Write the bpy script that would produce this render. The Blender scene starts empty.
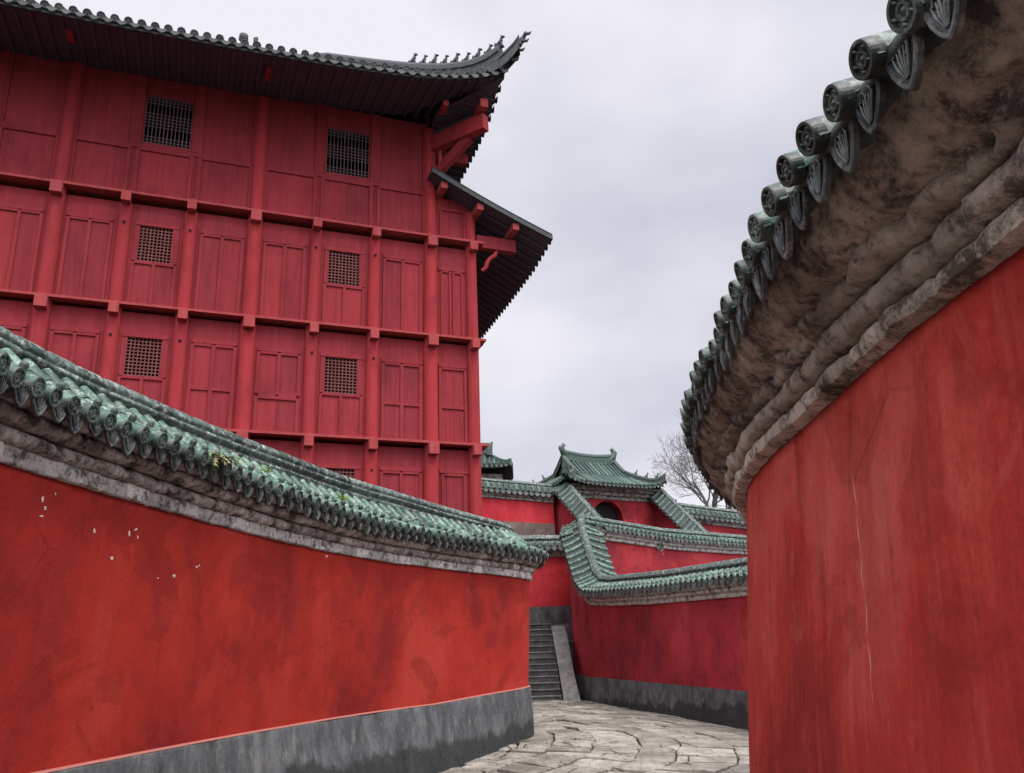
import bpy, math, random
import numpy as np
from mathutils import Vector, noise as mnoise

random.seed(7)
rng = np.random.default_rng(7)
SC = bpy.context.scene
COL = SC.collection

# ------------------------------------------------------------------ camera
F_PX, PITCH, ROLL, EYE = 850.0, 0.3089, 0.0339, 1.6
cam_d = bpy.data.cameras.new('camera')
cam = bpy.data.objects.new('camera', cam_d)
COL.objects.link(cam)
cam_d.sensor_width = 36.0
cam_d.lens = F_PX / 1024 * 36.0
cam_d.clip_start = 0.05
cam_d.clip_end = 2000
cp, sp, cr_, sr_ = math.cos(PITCH), math.sin(PITCH), math.cos(ROLL), math.sin(ROLL)
X = Vector((1, 0, 0)); V = Vector((0, -sp, cp)); D = Vector((0, cp, sp))
R_ = X * cr_ - V * sr_; U_ = X * sr_ + V * cr_
from mathutils import Matrix
cam.matrix_world = Matrix(((R_.x, U_.x, -D.x, 0), (R_.y, U_.y, -D.y, 0), (R_.z, U_.z, -D.z, EYE), (0, 0, 0, 1)))
SC.camera = cam

# ------------------------------------------------------------------ world, sun, exposure
SUN_EL, SUN_AZ = math.radians(60), math.radians(148)     # azimuth clockwise from +Y
SC.view_settings.view_transform = 'Standard'
SC.view_settings.look = 'None'
SC.view_settings.exposure = 0.5
SC.view_settings.gamma = 1.0
SC.cycles.use_denoising = True
SC.cycles.max_bounces = 6
W = bpy.data.worlds.new('World'); SC.world = W; W.use_nodes = True
nt = W.node_tree; nt.nodes.clear()
def wn(t, **k):
    n = nt.nodes.new(t)
    for a, b in k.items(): setattr(n, a, b)
    return n
out = wn('ShaderNodeOutputWorld'); mixs = wn('ShaderNodeMixShader')
sky = wn('ShaderNodeTexSky', sky_type='NISHITA', sun_disc=False, sun_elevation=SUN_EL, sun_rotation=SUN_AZ)
bg1 = wn('ShaderNodeBackground'); bg1.inputs['Strength'].default_value = 0.1
bg2 = wn('ShaderNodeBackground'); bg2.inputs['Strength'].default_value = 1.0
nt.links.new(sky.outputs[0], bg1.inputs['Color'])
tc = wn('ShaderNodeTexCoord')
mp = wn('ShaderNodeMapping'); mp.inputs['Scale'].default_value = (1, 1, 1.9); mp.inputs['Location'].default_value = (0.9, 0.45, 0.2)
nt.links.new(tc.outputs['Generated'], mp.inputs['Vector'])
nz = wn('ShaderNodeTexNoise'); nz.inputs['Scale'].default_value = 2.0; nz.inputs['Detail'].default_value = 5; nz.inputs['Roughness'].default_value = 0.45
nt.links.new(mp.outputs[0], nz.inputs['Vector'])
rp = wn('ShaderNodeValToRGB')
rp.color_ramp.elements[0].position = 0.32; rp.color_ramp.elements[0].color = (0.36, 0.375, 0.45, 1)
rp.color_ramp.elements[1].position = 0.62; rp.color_ramp.elements[1].color = (0.655, 0.642, 0.685, 1)
nt.links.new(nz.outputs[0], rp.inputs[0])
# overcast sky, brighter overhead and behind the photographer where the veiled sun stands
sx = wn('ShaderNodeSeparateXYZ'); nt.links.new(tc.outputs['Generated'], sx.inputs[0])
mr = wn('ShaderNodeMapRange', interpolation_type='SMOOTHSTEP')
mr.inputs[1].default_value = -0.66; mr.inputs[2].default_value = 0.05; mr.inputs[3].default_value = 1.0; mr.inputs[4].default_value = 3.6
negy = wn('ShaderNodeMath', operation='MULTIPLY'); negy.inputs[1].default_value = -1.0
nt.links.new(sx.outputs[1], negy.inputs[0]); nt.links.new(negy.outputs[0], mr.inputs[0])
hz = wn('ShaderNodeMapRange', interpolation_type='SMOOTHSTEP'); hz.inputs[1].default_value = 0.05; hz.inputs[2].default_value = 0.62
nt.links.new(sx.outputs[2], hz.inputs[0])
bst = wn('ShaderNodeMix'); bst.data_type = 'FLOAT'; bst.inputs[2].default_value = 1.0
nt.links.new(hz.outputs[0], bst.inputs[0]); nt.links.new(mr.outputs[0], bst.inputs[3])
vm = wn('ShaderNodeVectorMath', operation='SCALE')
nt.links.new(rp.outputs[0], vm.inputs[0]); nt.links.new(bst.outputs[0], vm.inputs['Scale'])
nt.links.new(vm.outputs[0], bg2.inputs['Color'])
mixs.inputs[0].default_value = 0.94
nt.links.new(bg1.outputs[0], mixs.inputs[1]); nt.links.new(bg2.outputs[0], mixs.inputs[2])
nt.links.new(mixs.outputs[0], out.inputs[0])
sd = bpy.data.lights.new('sun', 'SUN'); sd.energy = 1.5; sd.angle = math.radians(28); sd.color = (1, 0.96, 0.9)
sun = bpy.data.objects.new('sun', sd); COL.objects.link(sun)
sdir = Vector((math.sin(SUN_AZ) * math.cos(SUN_EL), math.cos(SUN_AZ) * math.cos(SUN_EL), math.sin(SUN_EL)))
sun.rotation_euler = sdir.to_track_quat('Z', 'Y').to_euler()
sun.location = (0, -10, 40)

# ------------------------------------------------------------------ material helper
class Mat:
    def __init__(s, name, rough=0.85, spec=0.3):
        s.m = bpy.data.materials.new(name); s.m.use_nodes = True
        s.t = s.m.node_tree; s.b = s.t.nodes['Principled BSDF']
        s.b.inputs['Roughness'].default_value = rough
        s.b.inputs['Specular IOR Level'].default_value = spec
        s.tc = s.t.nodes.new('ShaderNodeNewGeometry')
        s.pos = s.tc.outputs['Position']
    def n(s, t): return s.t.nodes.new(t)
    def l(s, a, b): s.t.links.new(a, b)
    def noise(s, scale, detail=4, rough=0.55, stretch=(1, 1, 1), loc=(0, 0, 0), dist=0.0):
        m = s.n('ShaderNodeMapping'); m.inputs['Scale'].default_value = stretch; m.inputs['Location'].default_value = loc
        s.l(s.pos, m.inputs[0])
        n = s.n('ShaderNodeTexNoise'); n.inputs['Scale'].default_value = scale
        n.inputs['Detail'].default_value = detail; n.inputs['Roughness'].default_value = rough
        n.inputs['Distortion'].default_value = dist
        s.l(m.outputs[0], n.inputs['Vector']); return n.outputs[0]
    def voronoi(s, scale, stretch=(1, 1, 1), feature='F1'):
        m = s.n('ShaderNodeMapping'); m.inputs['Scale'].default_value = stretch; s.l(s.pos, m.inputs[0])
        n = s.n('ShaderNodeTexVoronoi'); n.feature = feature; n.inputs['Scale'].default_value = scale
        s.l(m.outputs[0], n.inputs['Vector']); return n.outputs[0]
    def ramp(s, fac, *stops):
        r = s.n('ShaderNodeValToRGB'); e = r.color_ramp.elements
        while len(e) < len(stops): e.new(0.5)
        for k, (p, c) in enumerate(stops):
            e[k].position = p
            e[k].color = (c, c, c, 1) if isinstance(c, (int, float)) else (*c, 1)
        s.l(fac, r.inputs[0]); return r.outputs[0]
    def mix(s, fac, a, b, mode='MIX'):
        n = s.n('ShaderNodeMix'); n.data_type = 'RGBA'; n.blend_type = mode
        for v, i in ((fac, 0), (a, 6), (b, 7)):
            if isinstance(v, (int, float)): n.inputs[i].default_value = v if i == 0 else (v, v, v, 1)
            elif isinstance(v, tuple): n.inputs[i].default_value = (*v, 1)
            else: s.l(v, n.inputs[i])
        return n.outputs[2]
    def math(s, op, a, b=0.0):
        n = s.n('ShaderNodeMath'); n.operation = op
        for v, i in ((a, 0), (b, 1)):
            if isinstance(v, (int, float)): n.inputs[i].default_value = v
            else: s.l(v, n.inputs[i])
        return n.outputs[0]
    def z(s):
        n = s.n('ShaderNodeSeparateXYZ'); s.l(s.pos, n.inputs[0]); return n.outputs[2]
    def tint(s):
        n = s.n('ShaderNodeAttribute'); n.attribute_name = 'tint'; return n.outputs['Fac']
    def bump(s, h, strength=0.4, dist=0.02):
        n = s.n('ShaderNodeBump'); n.inputs['Strength'].default_value = strength; n.inputs['Distance'].default_value = dist
        s.l(h, n.inputs['Height']); s.l(n.outputs[0], s.b.inputs['Normal'])
    def color(s, c):
        if isinstance(c, tuple): s.b.inputs['Base Color'].default_value = (*c, 1)
        else: s.l(c, s.b.inputs['Base Color'])
        return s

def plaster(name, base, deep, light, pale, loc, warm=None, sk=1.0):
    M = Mat(name, 0.88, 0.08)
    big = M.ramp(M.noise(0.55, 5, 0.6, (1, 1, 0.8), loc), (0.36, deep), (0.5, base), (0.66, light))
    st = M.ramp(M.noise(3.2, 4, 0.65, (1.3, 1.3, 0.16), loc), (0.38, 0.0), (0.7, 1.0))
    c = M.mix(M.math('MULTIPLY', st, 0.42 * sk), big, deep)
    st2 = M.ramp(M.noise(5.5, 5, 0.7, (1, 1, 0.10), (loc[1], loc[2], loc[0])), (0.52, 0.0), (0.78, 1.0))
    c = M.mix(M.math('MULTIPLY', st2, 0.38 * sk), c, light)
    br = M.ramp(M.noise(15, 4, 0.6, (1.1, 1.1, 0.05), (loc[2], 1, loc[0])), (0.50, 0.0), (0.74, 1.0))
    c = M.mix(M.math('MULTIPLY', br, 0.18 * sk), c, tuple(min(1, v * 1.15 + .02) for v in light))
    if warm:
        wv = M.ramp(M.noise(0.9, 4, 0.6, (1, 1, 1.2), (loc[2], loc[0], 3.0)), (0.5, 0.0), (0.7, 1.0))
        c = M.mix(M.math('MULTIPLY', wv, 0.55), c, warm)
    bl = M.ramp(M.noise(2.1, 6, 0.7, (1, 1, 1), (5 + loc[0], 1, 2)), (0.56, 0.0), (0.72, 1.0))
    c = M.mix(M.math('MULTIPLY', bl, 0.30), c, tuple(v * 0.62 for v in deep))
    pt = M.ramp(M.noise(0.75, 7, 0.62, (1, 1, 1.3), (loc[1] + 4, loc[0], 2), 0.9), (0.53, 0.0), (0.56, 1.0))
    c = M.mix(M.math('MULTIPLY', pt, 0.30), c, tuple(v * 0.72 for v in deep))
    pt2 = M.ramp(M.noise(1.3, 7, 0.65, (1, 1, 0.7), (loc[2] + 1, loc[0] + 7, 5), 0.7), (0.58, 0.0), (0.62, 1.0))
    c = M.mix(M.math('MULTIPLY', pt2, 0.25), c, light)
    dr = M.ramp(M.noise(4.5, 4, 0.6, (1.2, 1.2, 0.05), (loc[0], 3, 3)), (0.58, 0.0), (0.70, 1.0))
    c = M.mix(M.math('MULTIPLY', dr, 0.32 * sk), c, tuple(v * 0.6 for v in deep))
    ck = M.ramp(M.voronoi(0.9, (1, 1, 0.55), 'DISTANCE_TO_EDGE'), (0.0, 1.0), (0.006, 0.0))
    c = M.mix(M.math('MULTIPLY', M.math('MULTIPLY', ck, M.ramp(M.noise(0.8, 3), (0.52, 0), (0.6, 1))), 0.45), c, tuple(v * 0.4 for v in deep))
    sc = M.ramp(M.noise(7, 6, 0.75, (1, 1, 0.45), (1, 9 + loc[0], 4)), (0.69, 0.0), (0.73, 1.0))
    c = M.mix(M.math('MULTIPLY', sc, 0.22), c, pale)
    fine = M.noise(38, 5, 0.7)
    c = M.mix(0.35, c, M.mix(1.0, c, M.ramp(fine, (0.3, 0.55), (0.7, 1.35)), 'MULTIPLY'))
    M.color(c)
    h = M.math('ADD', M.math('MULTIPLY', M.noise(2.5, 4, 0.5), 1.6), M.math('MULTIPLY', M.noise(26, 5, 0.7), 0.5))
    M.bump(h, 0.35, 0.03)
    return M.m

MAT = {}
MAT['plaster_left'] = plaster('orange_red_plaster', (0.355, 0.028, 0.020), (0.22, 0.020, 0.018), (0.43, 0.048, 0.034), (0.62, 0.34, 0.28), (3.1, 0.4, 1.7), (0.43, 0.036, 0.021), 0.35)
MAT['plaster_right'] = plaster('streaked_red_plaster', (0.38, 0.036, 0.026), (0.24, 0.023, 0.021), (0.50, 0.105, 0.08), (0.6, 0.36, 0.3), (7.7, 2.2, 0.3), (0.42, 0.044, 0.026))
MAT['plaster_far'] = plaster('crimson_plaster', (0.38, 0.034, 0.042), (0.21, 0.026, 0.032), (0.44, 0.054, 0.062), (0.5, 0.28, 0.26), (1.3, 5.5, 8.8))
MAT['plaster_bright'] = plaster('bright_crimson_plaster', (0.52, 0.036, 0.046), (0.36, 0.030, 0.040), (0.56, 0.055, 0.065), (0.5, 0.28, 0.26), (2.3, 1.5, 4.8))

def m_plinth():
    M = Mat('grey_cement_plinth', 0.9, 0.2)
    c = M.ramp(M.noise(2.6, 6, 0.7, (1, 1, 0.5)), (0.3, (0.042, 0.043, 0.045)), (0.5, (0.095, 0.097, 0.099)), (0.7, (0.185, 0.187, 0.188)))
    pale = M.ramp(M.noise(9, 5, 0.7, (1, 1, 0.35)), (0.55, 0.0), (0.72, 1.0))
    c = M.mix(M.math('MULTIPLY', pale, 0.4), c, (0.32, 0.33, 0.32))
    # damp tide mark with an irregular upper edge
    edge = M.math('ADD', M.z(), M.math('MULTIPLY', M.math('SUBTRACT', M.noise(0.8, 6, 0.7, (1, 1, 0.3), (2, 2, 0)), 0.5), 1.5))
    damp = M.ramp(M.math('ADD', edge, 0.5), (0.70, 1.0), (0.80, 0.0))
    c = M.mix(M.math('MULTIPLY', damp, 0.8), c, (0.03, 0.031, 0.032))
    moss = M.ramp(M.noise(6, 6, 0.75), (0.58, 0.0), (0.66, 1.0))
    c = M.mix(M.math('MULTIPLY', moss, M.math('MULTIPLY', damp, 0.7)), c, (0.012, 0.015, 0.010))
    M.color(c); M.bump(M.noise(14, 6, 0.7), 0.6, 0.03)
    return M.m
MAT['plinth'] = m_plinth()
MAT['plinth_edge'] = Mat('pinkish_lime_line').color((0.42, 0.15, 0.12)).m

def m_cornice(name, pale, mid, dark, lichen, s=1.0):
    M = Mat(name, 0.95, 0.15)
    c = M.ramp(M.noise(3.3 * s, 8, 0.74, (1, 1, 1), (0, 0, 0), 0.15), (0.40, dark), (0.50, mid), (0.62, pale))
    b = M.ramp(M.noise(7 * s, 7, 0.75, (1, 1, 1), (4, 4, 4), 0.2), (0.53, 0.0), (0.64, 1.0))
    c = M.mix(M.math('MULTIPLY', b, 0.75), c, tuple(v * 0.5 for v in dark))
    g = M.ramp(M.noise(11 * s, 6, 0.7, (1, 1, 1), (9, 1, 4)), (0.55, 0.0), (0.64, 1.0))
    c = M.mix(M.math('MULTIPLY', g, 0.55), c, lichen)
    t = M.tint()
    c = M.mix(1.0, c, M.ramp(t, (0.0, 0.62), (1.0, 1.18)), 'MULTIPLY')
    M.color(c)
    M.bump(M.math('ADD', M.noise(9 * s, 7, 0.75), M.math('MULTIPLY', M.noise(34 * s, 6, 0.75), 0.7)), 1.0, 0.045)
    return M.m
MAT['cornice'] = m_cornice('mildewed_white_stone', (0.76, 0.71, 0.66), (0.46, 0.41, 0.375), (0.085, 0.075, 0.068), (0.20, 0.17, 0.14), 1.5)
MAT['cornice_rough'] = m_cornice('rough_brown_stone', (0.80, 0.70, 0.60), (0.58, 0.49, 0.42), (0.16, 0.135, 0.12), (0.70, 0.58, 0.46))
MAT['cornice_white'] = m_cornice('mildewed_white_band', (0.84, 0.80, 0.76), (0.74, 0.69, 0.65), (0.16, 0.14, 0.125), (0.40, 0.36, 0.32), 1.9)
MAT['cornice_soffit'] = m_cornice('rough_dark_soffit_stone', (0.68, 0.58, 0.49), (0.44, 0.365, 0.31), (0.12, 0.10, 0.092), (0.66, 0.52, 0.39), 1.2)
MAT['cornice_band'] = m_cornice('pale_weathered_band', (0.86, 0.77, 0.66), (0.68, 0.58, 0.48), (0.15, 0.125, 0.105), (0.65, 0.58, 0.48), 1.2)

def m_glaze(name, a, b, c_, pale, amt, rough=0.35):
    M = Mat(name, rough, 0.45)
    t = M.tint()
    c = M.ramp(t, (0.0, a), (0.5, b), (1.0, c_))
    w = M.ramp(M.noise(10, 7, 0.78), (0.50, 0.0), (0.64, 1.0))
    c = M.mix(M.math('MULTIPLY', w, amt), c, pale)
    d = M.ramp(M.noise(14, 6, 0.75, (1, 1, 1), (3, 3, 3)), (0.51, 0.0), (0.62, 1.0))
    c = M.mix(M.math('MULTIPLY', d, 0.8), c, (0.016, 0.021, 0.016))
    M.color(c)
    M.l(M.ramp(w, (0, rough), (1, 0.75)), M.b.inputs['Roughness'])
    M.bump(M.noise(30, 5, 0.7), 0.25, 0.01)
    return M.m
MAT['glaze'] = m_glaze('green_glazed_tile', (0.012, 0.044, 0.026), (0.034, 0.105, 0.064), (0.10, 0.21, 0.14), (0.50, 0.57, 0.49), 0.62, 0.28)
MAT['glaze_pan'] = m_glaze('dirty_green_pan_tile', (0.016, 0.026, 0.020), (0.028, 0.042, 0.034), (0.05, 0.07, 0.058), (0.14, 0.16, 0.14), 0.4, 0.6)
MAT['glaze_end'] = m_glaze('weathered_carved_tile_end', (0.018, 0.028, 0.023), (0.038, 0.060, 0.048), (0.078, 0.112, 0.09), (0.24, 0.265, 0.235), 0.5, 0.4)
MAT['glaze_drip'] = m_glaze('weathered_grey_drip_tile', (0.016, 0.021, 0.019), (0.032, 0.038, 0.035), (0.07, 0.08, 0.072), (0.34, 0.345, 0.33), 0.5, 0.4)
MAT['glaze_ridge'] = m_glaze('pale_green_ridge_tile', (0.016, 0.034, 0.025), (0.038, 0.066, 0.052), (0.10, 0.145, 0.12), (0.58, 0.60, 0.56), 0.75, 0.45)
MAT['glaze_far'] = m_glaze('dark_green_roof_tile', (0.018, 0.045, 0.034), (0.040, 0.085, 0.065), (0.10, 0.16, 0.13), (0.24, 0.28, 0.25), 0.4, 0.45)
MAT['glaze_far_pan'] = m_glaze('dark_pan_tile', (0.016, 0.026, 0.021), (0.026, 0.04, 0.033), (0.045, 0.06, 0.05), (0.10, 0.12, 0.105), 0.3, 0.6)
MAT['tile_edge'] = m_glaze('old_tile_underside', (0.05, 0.05, 0.048), (0.06, 0.06, 0.058), (0.07, 0.07, 0.066), (0.12, 0.12, 0.11), 0.5, 0.8)
MAT['tower_tile'] = m_glaze('dark_grey_roof_tile', (0.03, 0.034, 0.036), (0.045, 0.05, 0.05), (0.075, 0.08, 0.078), (0.15, 0.17, 0.15), 0.4, 0.7)

def m_tower(name, base, deep, light):
    M = Mat(name, 0.8, 0.12)
    t = M.tint()
    c = M.mix(M.ramp(t, (0, 0.0), (1, 1.0)), deep, base)
    n = M.ramp(M.noise(4, 5, 0.65, (2.2, 2.2, 0.12)), (0.35, 0.0), (0.7, 1.0))
    c = M.mix(M.math('MULTIPLY', n, 0.45), c, light)
    d = M.ramp(M.noise(1.1, 5, 0.6, (1, 1, 0.8), (3, 7, 1)), (0.5, 0.0), (0.72, 1.0))
    c = M.mix(M.math('MULTIPLY', d, 0.55), c, tuple(v * .8 for v in deep))
    f = M.ramp(M.noise(16, 6, 0.75, (1.6, 1.6, 0.3), (1, 2, 3)), (0.60, 0.0), (0.72, 1.0))
    c = M.mix(M.math('MULTIPLY', f, 0.35), c, tuple(v * 0.55 for v in deep))
    dr = M.ramp(M.noise(7, 5, 0.7, (1.5, 1.5, 0.07), (6, 2, 8)), (0.56, 0.0), (0.72, 1.0))
    c = M.mix(M.math('MULTIPLY', dr, 0.4), c, tuple(v * 0.45 for v in deep))
    pe = M.ramp(M.noise(22, 7, 0.8, (1, 1, 0.6), (2, 7, 3)), (0.66, 0.0), (0.71, 1.0))
    c = M.mix(M.math('MULTIPLY', pe, 0.5), c, (0.26, 0.13, 0.115))
    M.color(c)
    M.bump(M.math('ADD', M.noise(9, 5, 0.7, (3, 3, 0.12)), M.math('MULTIPLY', M.noise(40, 4, 0.6), 0.3)), 0.35, 0.015)
    return M.m
MAT['paint'] = m_tower('red_painted_timber', (0.30, 0.031, 0.037), (0.165, 0.022, 0.030), (0.36, 0.056, 0.062))
MAT['paint_col'] = m_tower('red_painted_column', (0.36, 0.034, 0.040), (0.24, 0.027, 0.034), (0.41, 0.058, 0.062))
MAT['paint_block'] = m_tower('faded_red_beam_end', (0.38, 0.060, 0.062), (0.27, 0.040, 0.044), (0.44, 0.11, 0.10))
MAT['lattice'] = m_tower('faded_lattice', (0.20, 0.07, 0.07), (0.14, 0.05, 0.05), (0.26, 0.11, 0.10))
MAT['lattice_top'] = m_tower('grey_lattice', (0.17, 0.11, 0.12), (0.11, 0.08, 0.085), (0.22, 0.16, 0.17))
MAT['timber'] = Mat('dark_timber', 0.85).color((0.045, 0.038, 0.042)).m
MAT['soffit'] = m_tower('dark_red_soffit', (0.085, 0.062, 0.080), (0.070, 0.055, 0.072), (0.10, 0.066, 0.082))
MAT['dark'] = Mat('dark_interior', 0.95, 0.1).color((0.02, 0.018, 0.018)).m
MAT['chip'] = Mat('bare_lime_plaster', 0.95, 0.1).color((0.68, 0.55, 0.50)).m
MAT['crack'] = Mat('lime_filled_crack', 0.95, 0.1).color((0.48, 0.21, 0.18)).m

def m_stone(name, a, b, c_, s=1.0, bump=0.7):
    M = Mat(name, 0.85, 0.25)
    t = M.tint()
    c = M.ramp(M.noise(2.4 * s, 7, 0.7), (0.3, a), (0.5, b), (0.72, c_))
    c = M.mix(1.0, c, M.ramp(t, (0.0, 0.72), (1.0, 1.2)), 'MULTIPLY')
    d = M.ramp(M.noise(6 * s, 7, 0.75, (1, 1, 1), (8, 1, 1), 0.5), (0.57, 0.0), (0.69, 1.0))
    c = M.mix(M.math('MULTIPLY', d, 0.55), c, tuple(v * 0.35 for v in a))
    M.color(c); M.bump(M.math('ADD', M.noise(8 * s, 7, 0.72), M.math('MULTIPLY', M.noise(45 * s, 4, 0.6), 0.4)), bump, 0.03)
    return M.m
def m_paving():
    M = Mat('pale_paving_stone', 0.8, 0.3)
    c = M.ramp(M.noise(1.6, 7, 0.7), (0.3, (0.16, 0.142, 0.115)), (0.5, (0.31, 0.285, 0.24)), (0.7, (0.47, 0.44, 0.38)))
    c = M.mix(1.0, c, M.ramp(M.tint(), (0.0, 0.70), (1.0, 1.22)), 'MULTIPLY')
    d = M.ramp(M.noise(5, 8, 0.78, (1.8, .6, 1), (8, 1, 1), 0.8), (0.52, 0.0), (0.64, 1.0))
    c = M.mix(M.math('MULTIPLY', d, 0.7), c, (0.085, 0.075, 0.062))
    ck = M.ramp(M.voronoi(1.15, (1.0, 1.7, 1), 'DISTANCE_TO_EDGE'), (0.0, 1.0), (0.022, 0.0))
    ckn = M.math('MULTIPLY', ck, M.ramp(M.noise(1.3, 3, 0.5, (1, 1, 1), (2, 5, 5)), (0.47, 0.0), (0.56, 1.0)))
    c = M.mix(M.math('MULTIPLY', ckn, 0.9), c, (0.03, 0.027, 0.022))
    M.color(c)
    h = M.math('SUBTRACT', M.math('ADD', M.noise(7, 8, 0.75, (1.6, .7, 1)), M.math('MULTIPLY', M.noise(2, 3, 0.6), 1.5)), M.math('MULTIPLY', ckn, 2.0))
    M.bump(h, 0.9, 0.04); return M.m
MAT['paving'] = m_paving()
MAT['step'] = m_stone('dark_step_stone', (0.055, 0.055, 0.056), (0.10, 0.10, 0.10), (0.19, 0.19, 0.187), 1.0)
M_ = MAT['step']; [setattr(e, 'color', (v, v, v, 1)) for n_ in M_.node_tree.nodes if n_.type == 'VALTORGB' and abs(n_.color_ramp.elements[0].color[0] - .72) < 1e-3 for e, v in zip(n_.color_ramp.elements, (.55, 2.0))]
MAT['slab'] = m_stone('grey_slab_stone', (0.12, 0.117, 0.11), (0.21, 0.203, 0.19), (0.31, 0.30, 0.285), 1.6)
MAT['earth'] = m_stone('dark_damp_earth', (0.03, 0.027, 0.023), (0.05, 0.045, 0.037), (0.08, 0.073, 0.06), 1.0)
MAT['bark'] = m_stone('grey_bark', (0.13, 0.115, 0.11), (0.20, 0.18, 0.175), (0.27, 0.245, 0.24), 2.0)
MAT['old_stone'] = m_stone('stained_brown_stone', (0.10, 0.075, 0.065), (0.17, 0.12, 0.10), (0.27, 0.20, 0.17), 1.0)
def m_leaf(name, a, b):
    M = Mat(name, 0.6, 0.3); M.color(M.ramp(M.tint(), (0, a), (1, b))); return M.m
MAT['fern'] = m_leaf('fern_leaf', (0.035, 0.075, 0.018), (0.13, 0.17, 0.03))
MAT['fern_dry'] = m_leaf('dry_yellow_leaf', (0.20, 0.17, 0.05), (0.42, 0.30, 0.22))
MAT['moss'] = m_leaf('bright_moss', (0.10, 0.19, 0.03), (0.26, 0.34, 0.08))

# ------------------------------------------------------------------ mesh builder
class MB:
    def __init__(s): s.v = []; s.f = []; s.sm = []; s.t = []
    def add(s, vs, fs, smooth=False, tint=0.5):
        o = len(s.v); s.v += [tuple(p) for p in vs]
        for f in fs: s.f.append([o + i for i in f]); s.sm.append(smooth); s.t.append(tint)
    def obox(s, o, a, b, c, tint=0.5):
        o, a, b, c = map(Vector, (o, a, b, c))
        vs = [o, o + a, o + a + b, o + b, o + c, o + a + c, o + a + b + c, o + b + c]
        s.add(vs, [(0, 3, 2, 1), (4, 5, 6, 7), (0, 1, 5, 4), (1, 2, 6, 5), (2, 3, 7, 6), (3, 0, 4, 7)], False, tint)
    def grid(s, rows, closed=False, smooth=True, tint=0.5, tints=None):
        n = len(rows[0]); vs = [p for r in rows for p in r]; o = len(s.v); s.v += [tuple(p) for p in vs]
        for i in range(len(rows) - 1):
            for j in range(n if closed else n - 1):
                k = (j + 1) % n
                s.f.append([o + i * n + j, o + i * n + k, o + (i + 1) * n + k, o + (i + 1) * n + j]); s.sm.append(smooth)
                s.t.append(tints[i] if tints is not None else tint)
    def tube(s, pts, rad, n=8, caps=True, smooth=True, tint=0.5, tints=None):
        pts = [Vector(p) for p in pts]
        if not hasattr(rad, '__len__'): rad = [rad] * len(pts)
        rows = []; ref = None
        for i, p in enumerate(pts):
            d = (pts[min(i + 1, len(pts) - 1)] - pts[max(i - 1, 0)]).normalized()
            if ref is None: ref = d.orthogonal().normalized()
            ref = (ref - d * ref.dot(d)).normalized(); b = d.cross(ref)
            rows.append([p + (ref * math.cos(a) + b * math.sin(a)) * rad[i] for a in [2 * math.pi * k / n for k in range(n)]])
        s.grid(rows, True, smooth, tint, tints)
        if caps:
            s.add(rows[0], [list(range(n))[::-1]], False, tint); s.add(rows[-1], [list(range(n))], False, tint)
    def ball(s, c, r, n=8, tint=0.5, sc=(1, 1, 1)):
        c = Vector(c); rows = []
        for i in range(n // 2 + 1):
            a = math.pi * i / (n // 2)
            rows.append([c + Vector((math.sin(a) * math.cos(2 * math.pi * k / n) * sc[0], math.sin(a) * math.sin(2 * math.pi * k / n) * sc[1], math.cos(a) * sc[2])) * r for k in range(n)])
        s.grid(rows, True, True, tint)
    def build(s, name, mat, parent=None):
        me = bpy.data.meshes.new(name); off = Vector(parent_loc(parent))
        me.from_pydata([tuple(Vector(p) - off) for p in s.v], [], s.f)
        me.polygons.foreach_set('use_smooth', s.sm)
        at = me.attributes.new('tint', 'FLOAT', 'FACE'); at.data.foreach_set('value', [float(x) for x in s.t])
        me.materials.append(MAT[mat] if isinstance(mat, str) else mat); me.update()
        o = bpy.data.objects.new(name, me); COL.objects.link(o)
        if parent is not None: o.parent = parent
        return o
LOC = {}
def parent_loc(p): return LOC.get(p.name, (0, 0, 0)) if p is not None else (0, 0, 0)
def thing(name, label, cat, loc, group=None):
    o = bpy.data.objects.new(name, None); o.empty_display_size = 0.3; COL.objects.link(o)
    o.location = loc; LOC[o.name] = tuple(loc)
    o['label'] = label; o['category'] = cat; o['kind'] = 'thing'
    if group: o['group'] = group
    return o
def tag(o, label, cat, group=None):
    o['label'] = label; o['category'] = cat
    if group: o['group'] = group
    return o
def sub(name, mb, mat, part, root):
    """sub-part of a part that itself hangs on root (parts sit at the root's origin)"""
    LOC[part.name] = parent_loc(root)
    return mb.build(name, mat, part)
def rnd(a=0.0, b=1.0): return random.uniform(a, b)
def fbm(p, s, o=4): return mnoise.fractal(Vector(p) * s, 0.9, 2.0, o)

def lerp(a, b, t): return a + (b - a) * t
def interp(x, pts):
    return float(np.interp(x, [p[0] for p in pts], [p[1] for p in pts]))
def catmull(P, n=24):
    P = np.array(P, float); P = np.vstack([2 * P[0] - P[1], P, 2 * P[-1] - P[-2]]); o = []
    for i in range(1, len(P) - 2):
        a, b, c, d = P[i - 1:i + 3]
        for t in np.linspace(0, 1, n, endpoint=False):
            o.append(.5 * (2 * b + (-a + c) * t + (2 * a - 5 * b + 4 * c - d) * t * t + (-a + 3 * b - 3 * c + d) * t ** 3))
    o.append(P[-2]); return np.array(o)
def resample(C, step):
    L = np.concatenate([[0], np.cumsum(np.linalg.norm(np.diff(C[:, :2], axis=0), axis=1))])
    n = max(2, int(round(L[-1] / step))); q = np.linspace(0, L[-1], n + 1)
    return np.stack([np.interp(q, L, C[:, k]) for k in range(C.shape[1])], 1)
def normals2(C, side):
    T = np.gradient(C[:, :2], axis=0); T /= np.linalg.norm(T, axis=1)[:, None] + 1e-9
    return np.stack([T[:, 1], -T[:, 0]], 1) * side, T

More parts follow.
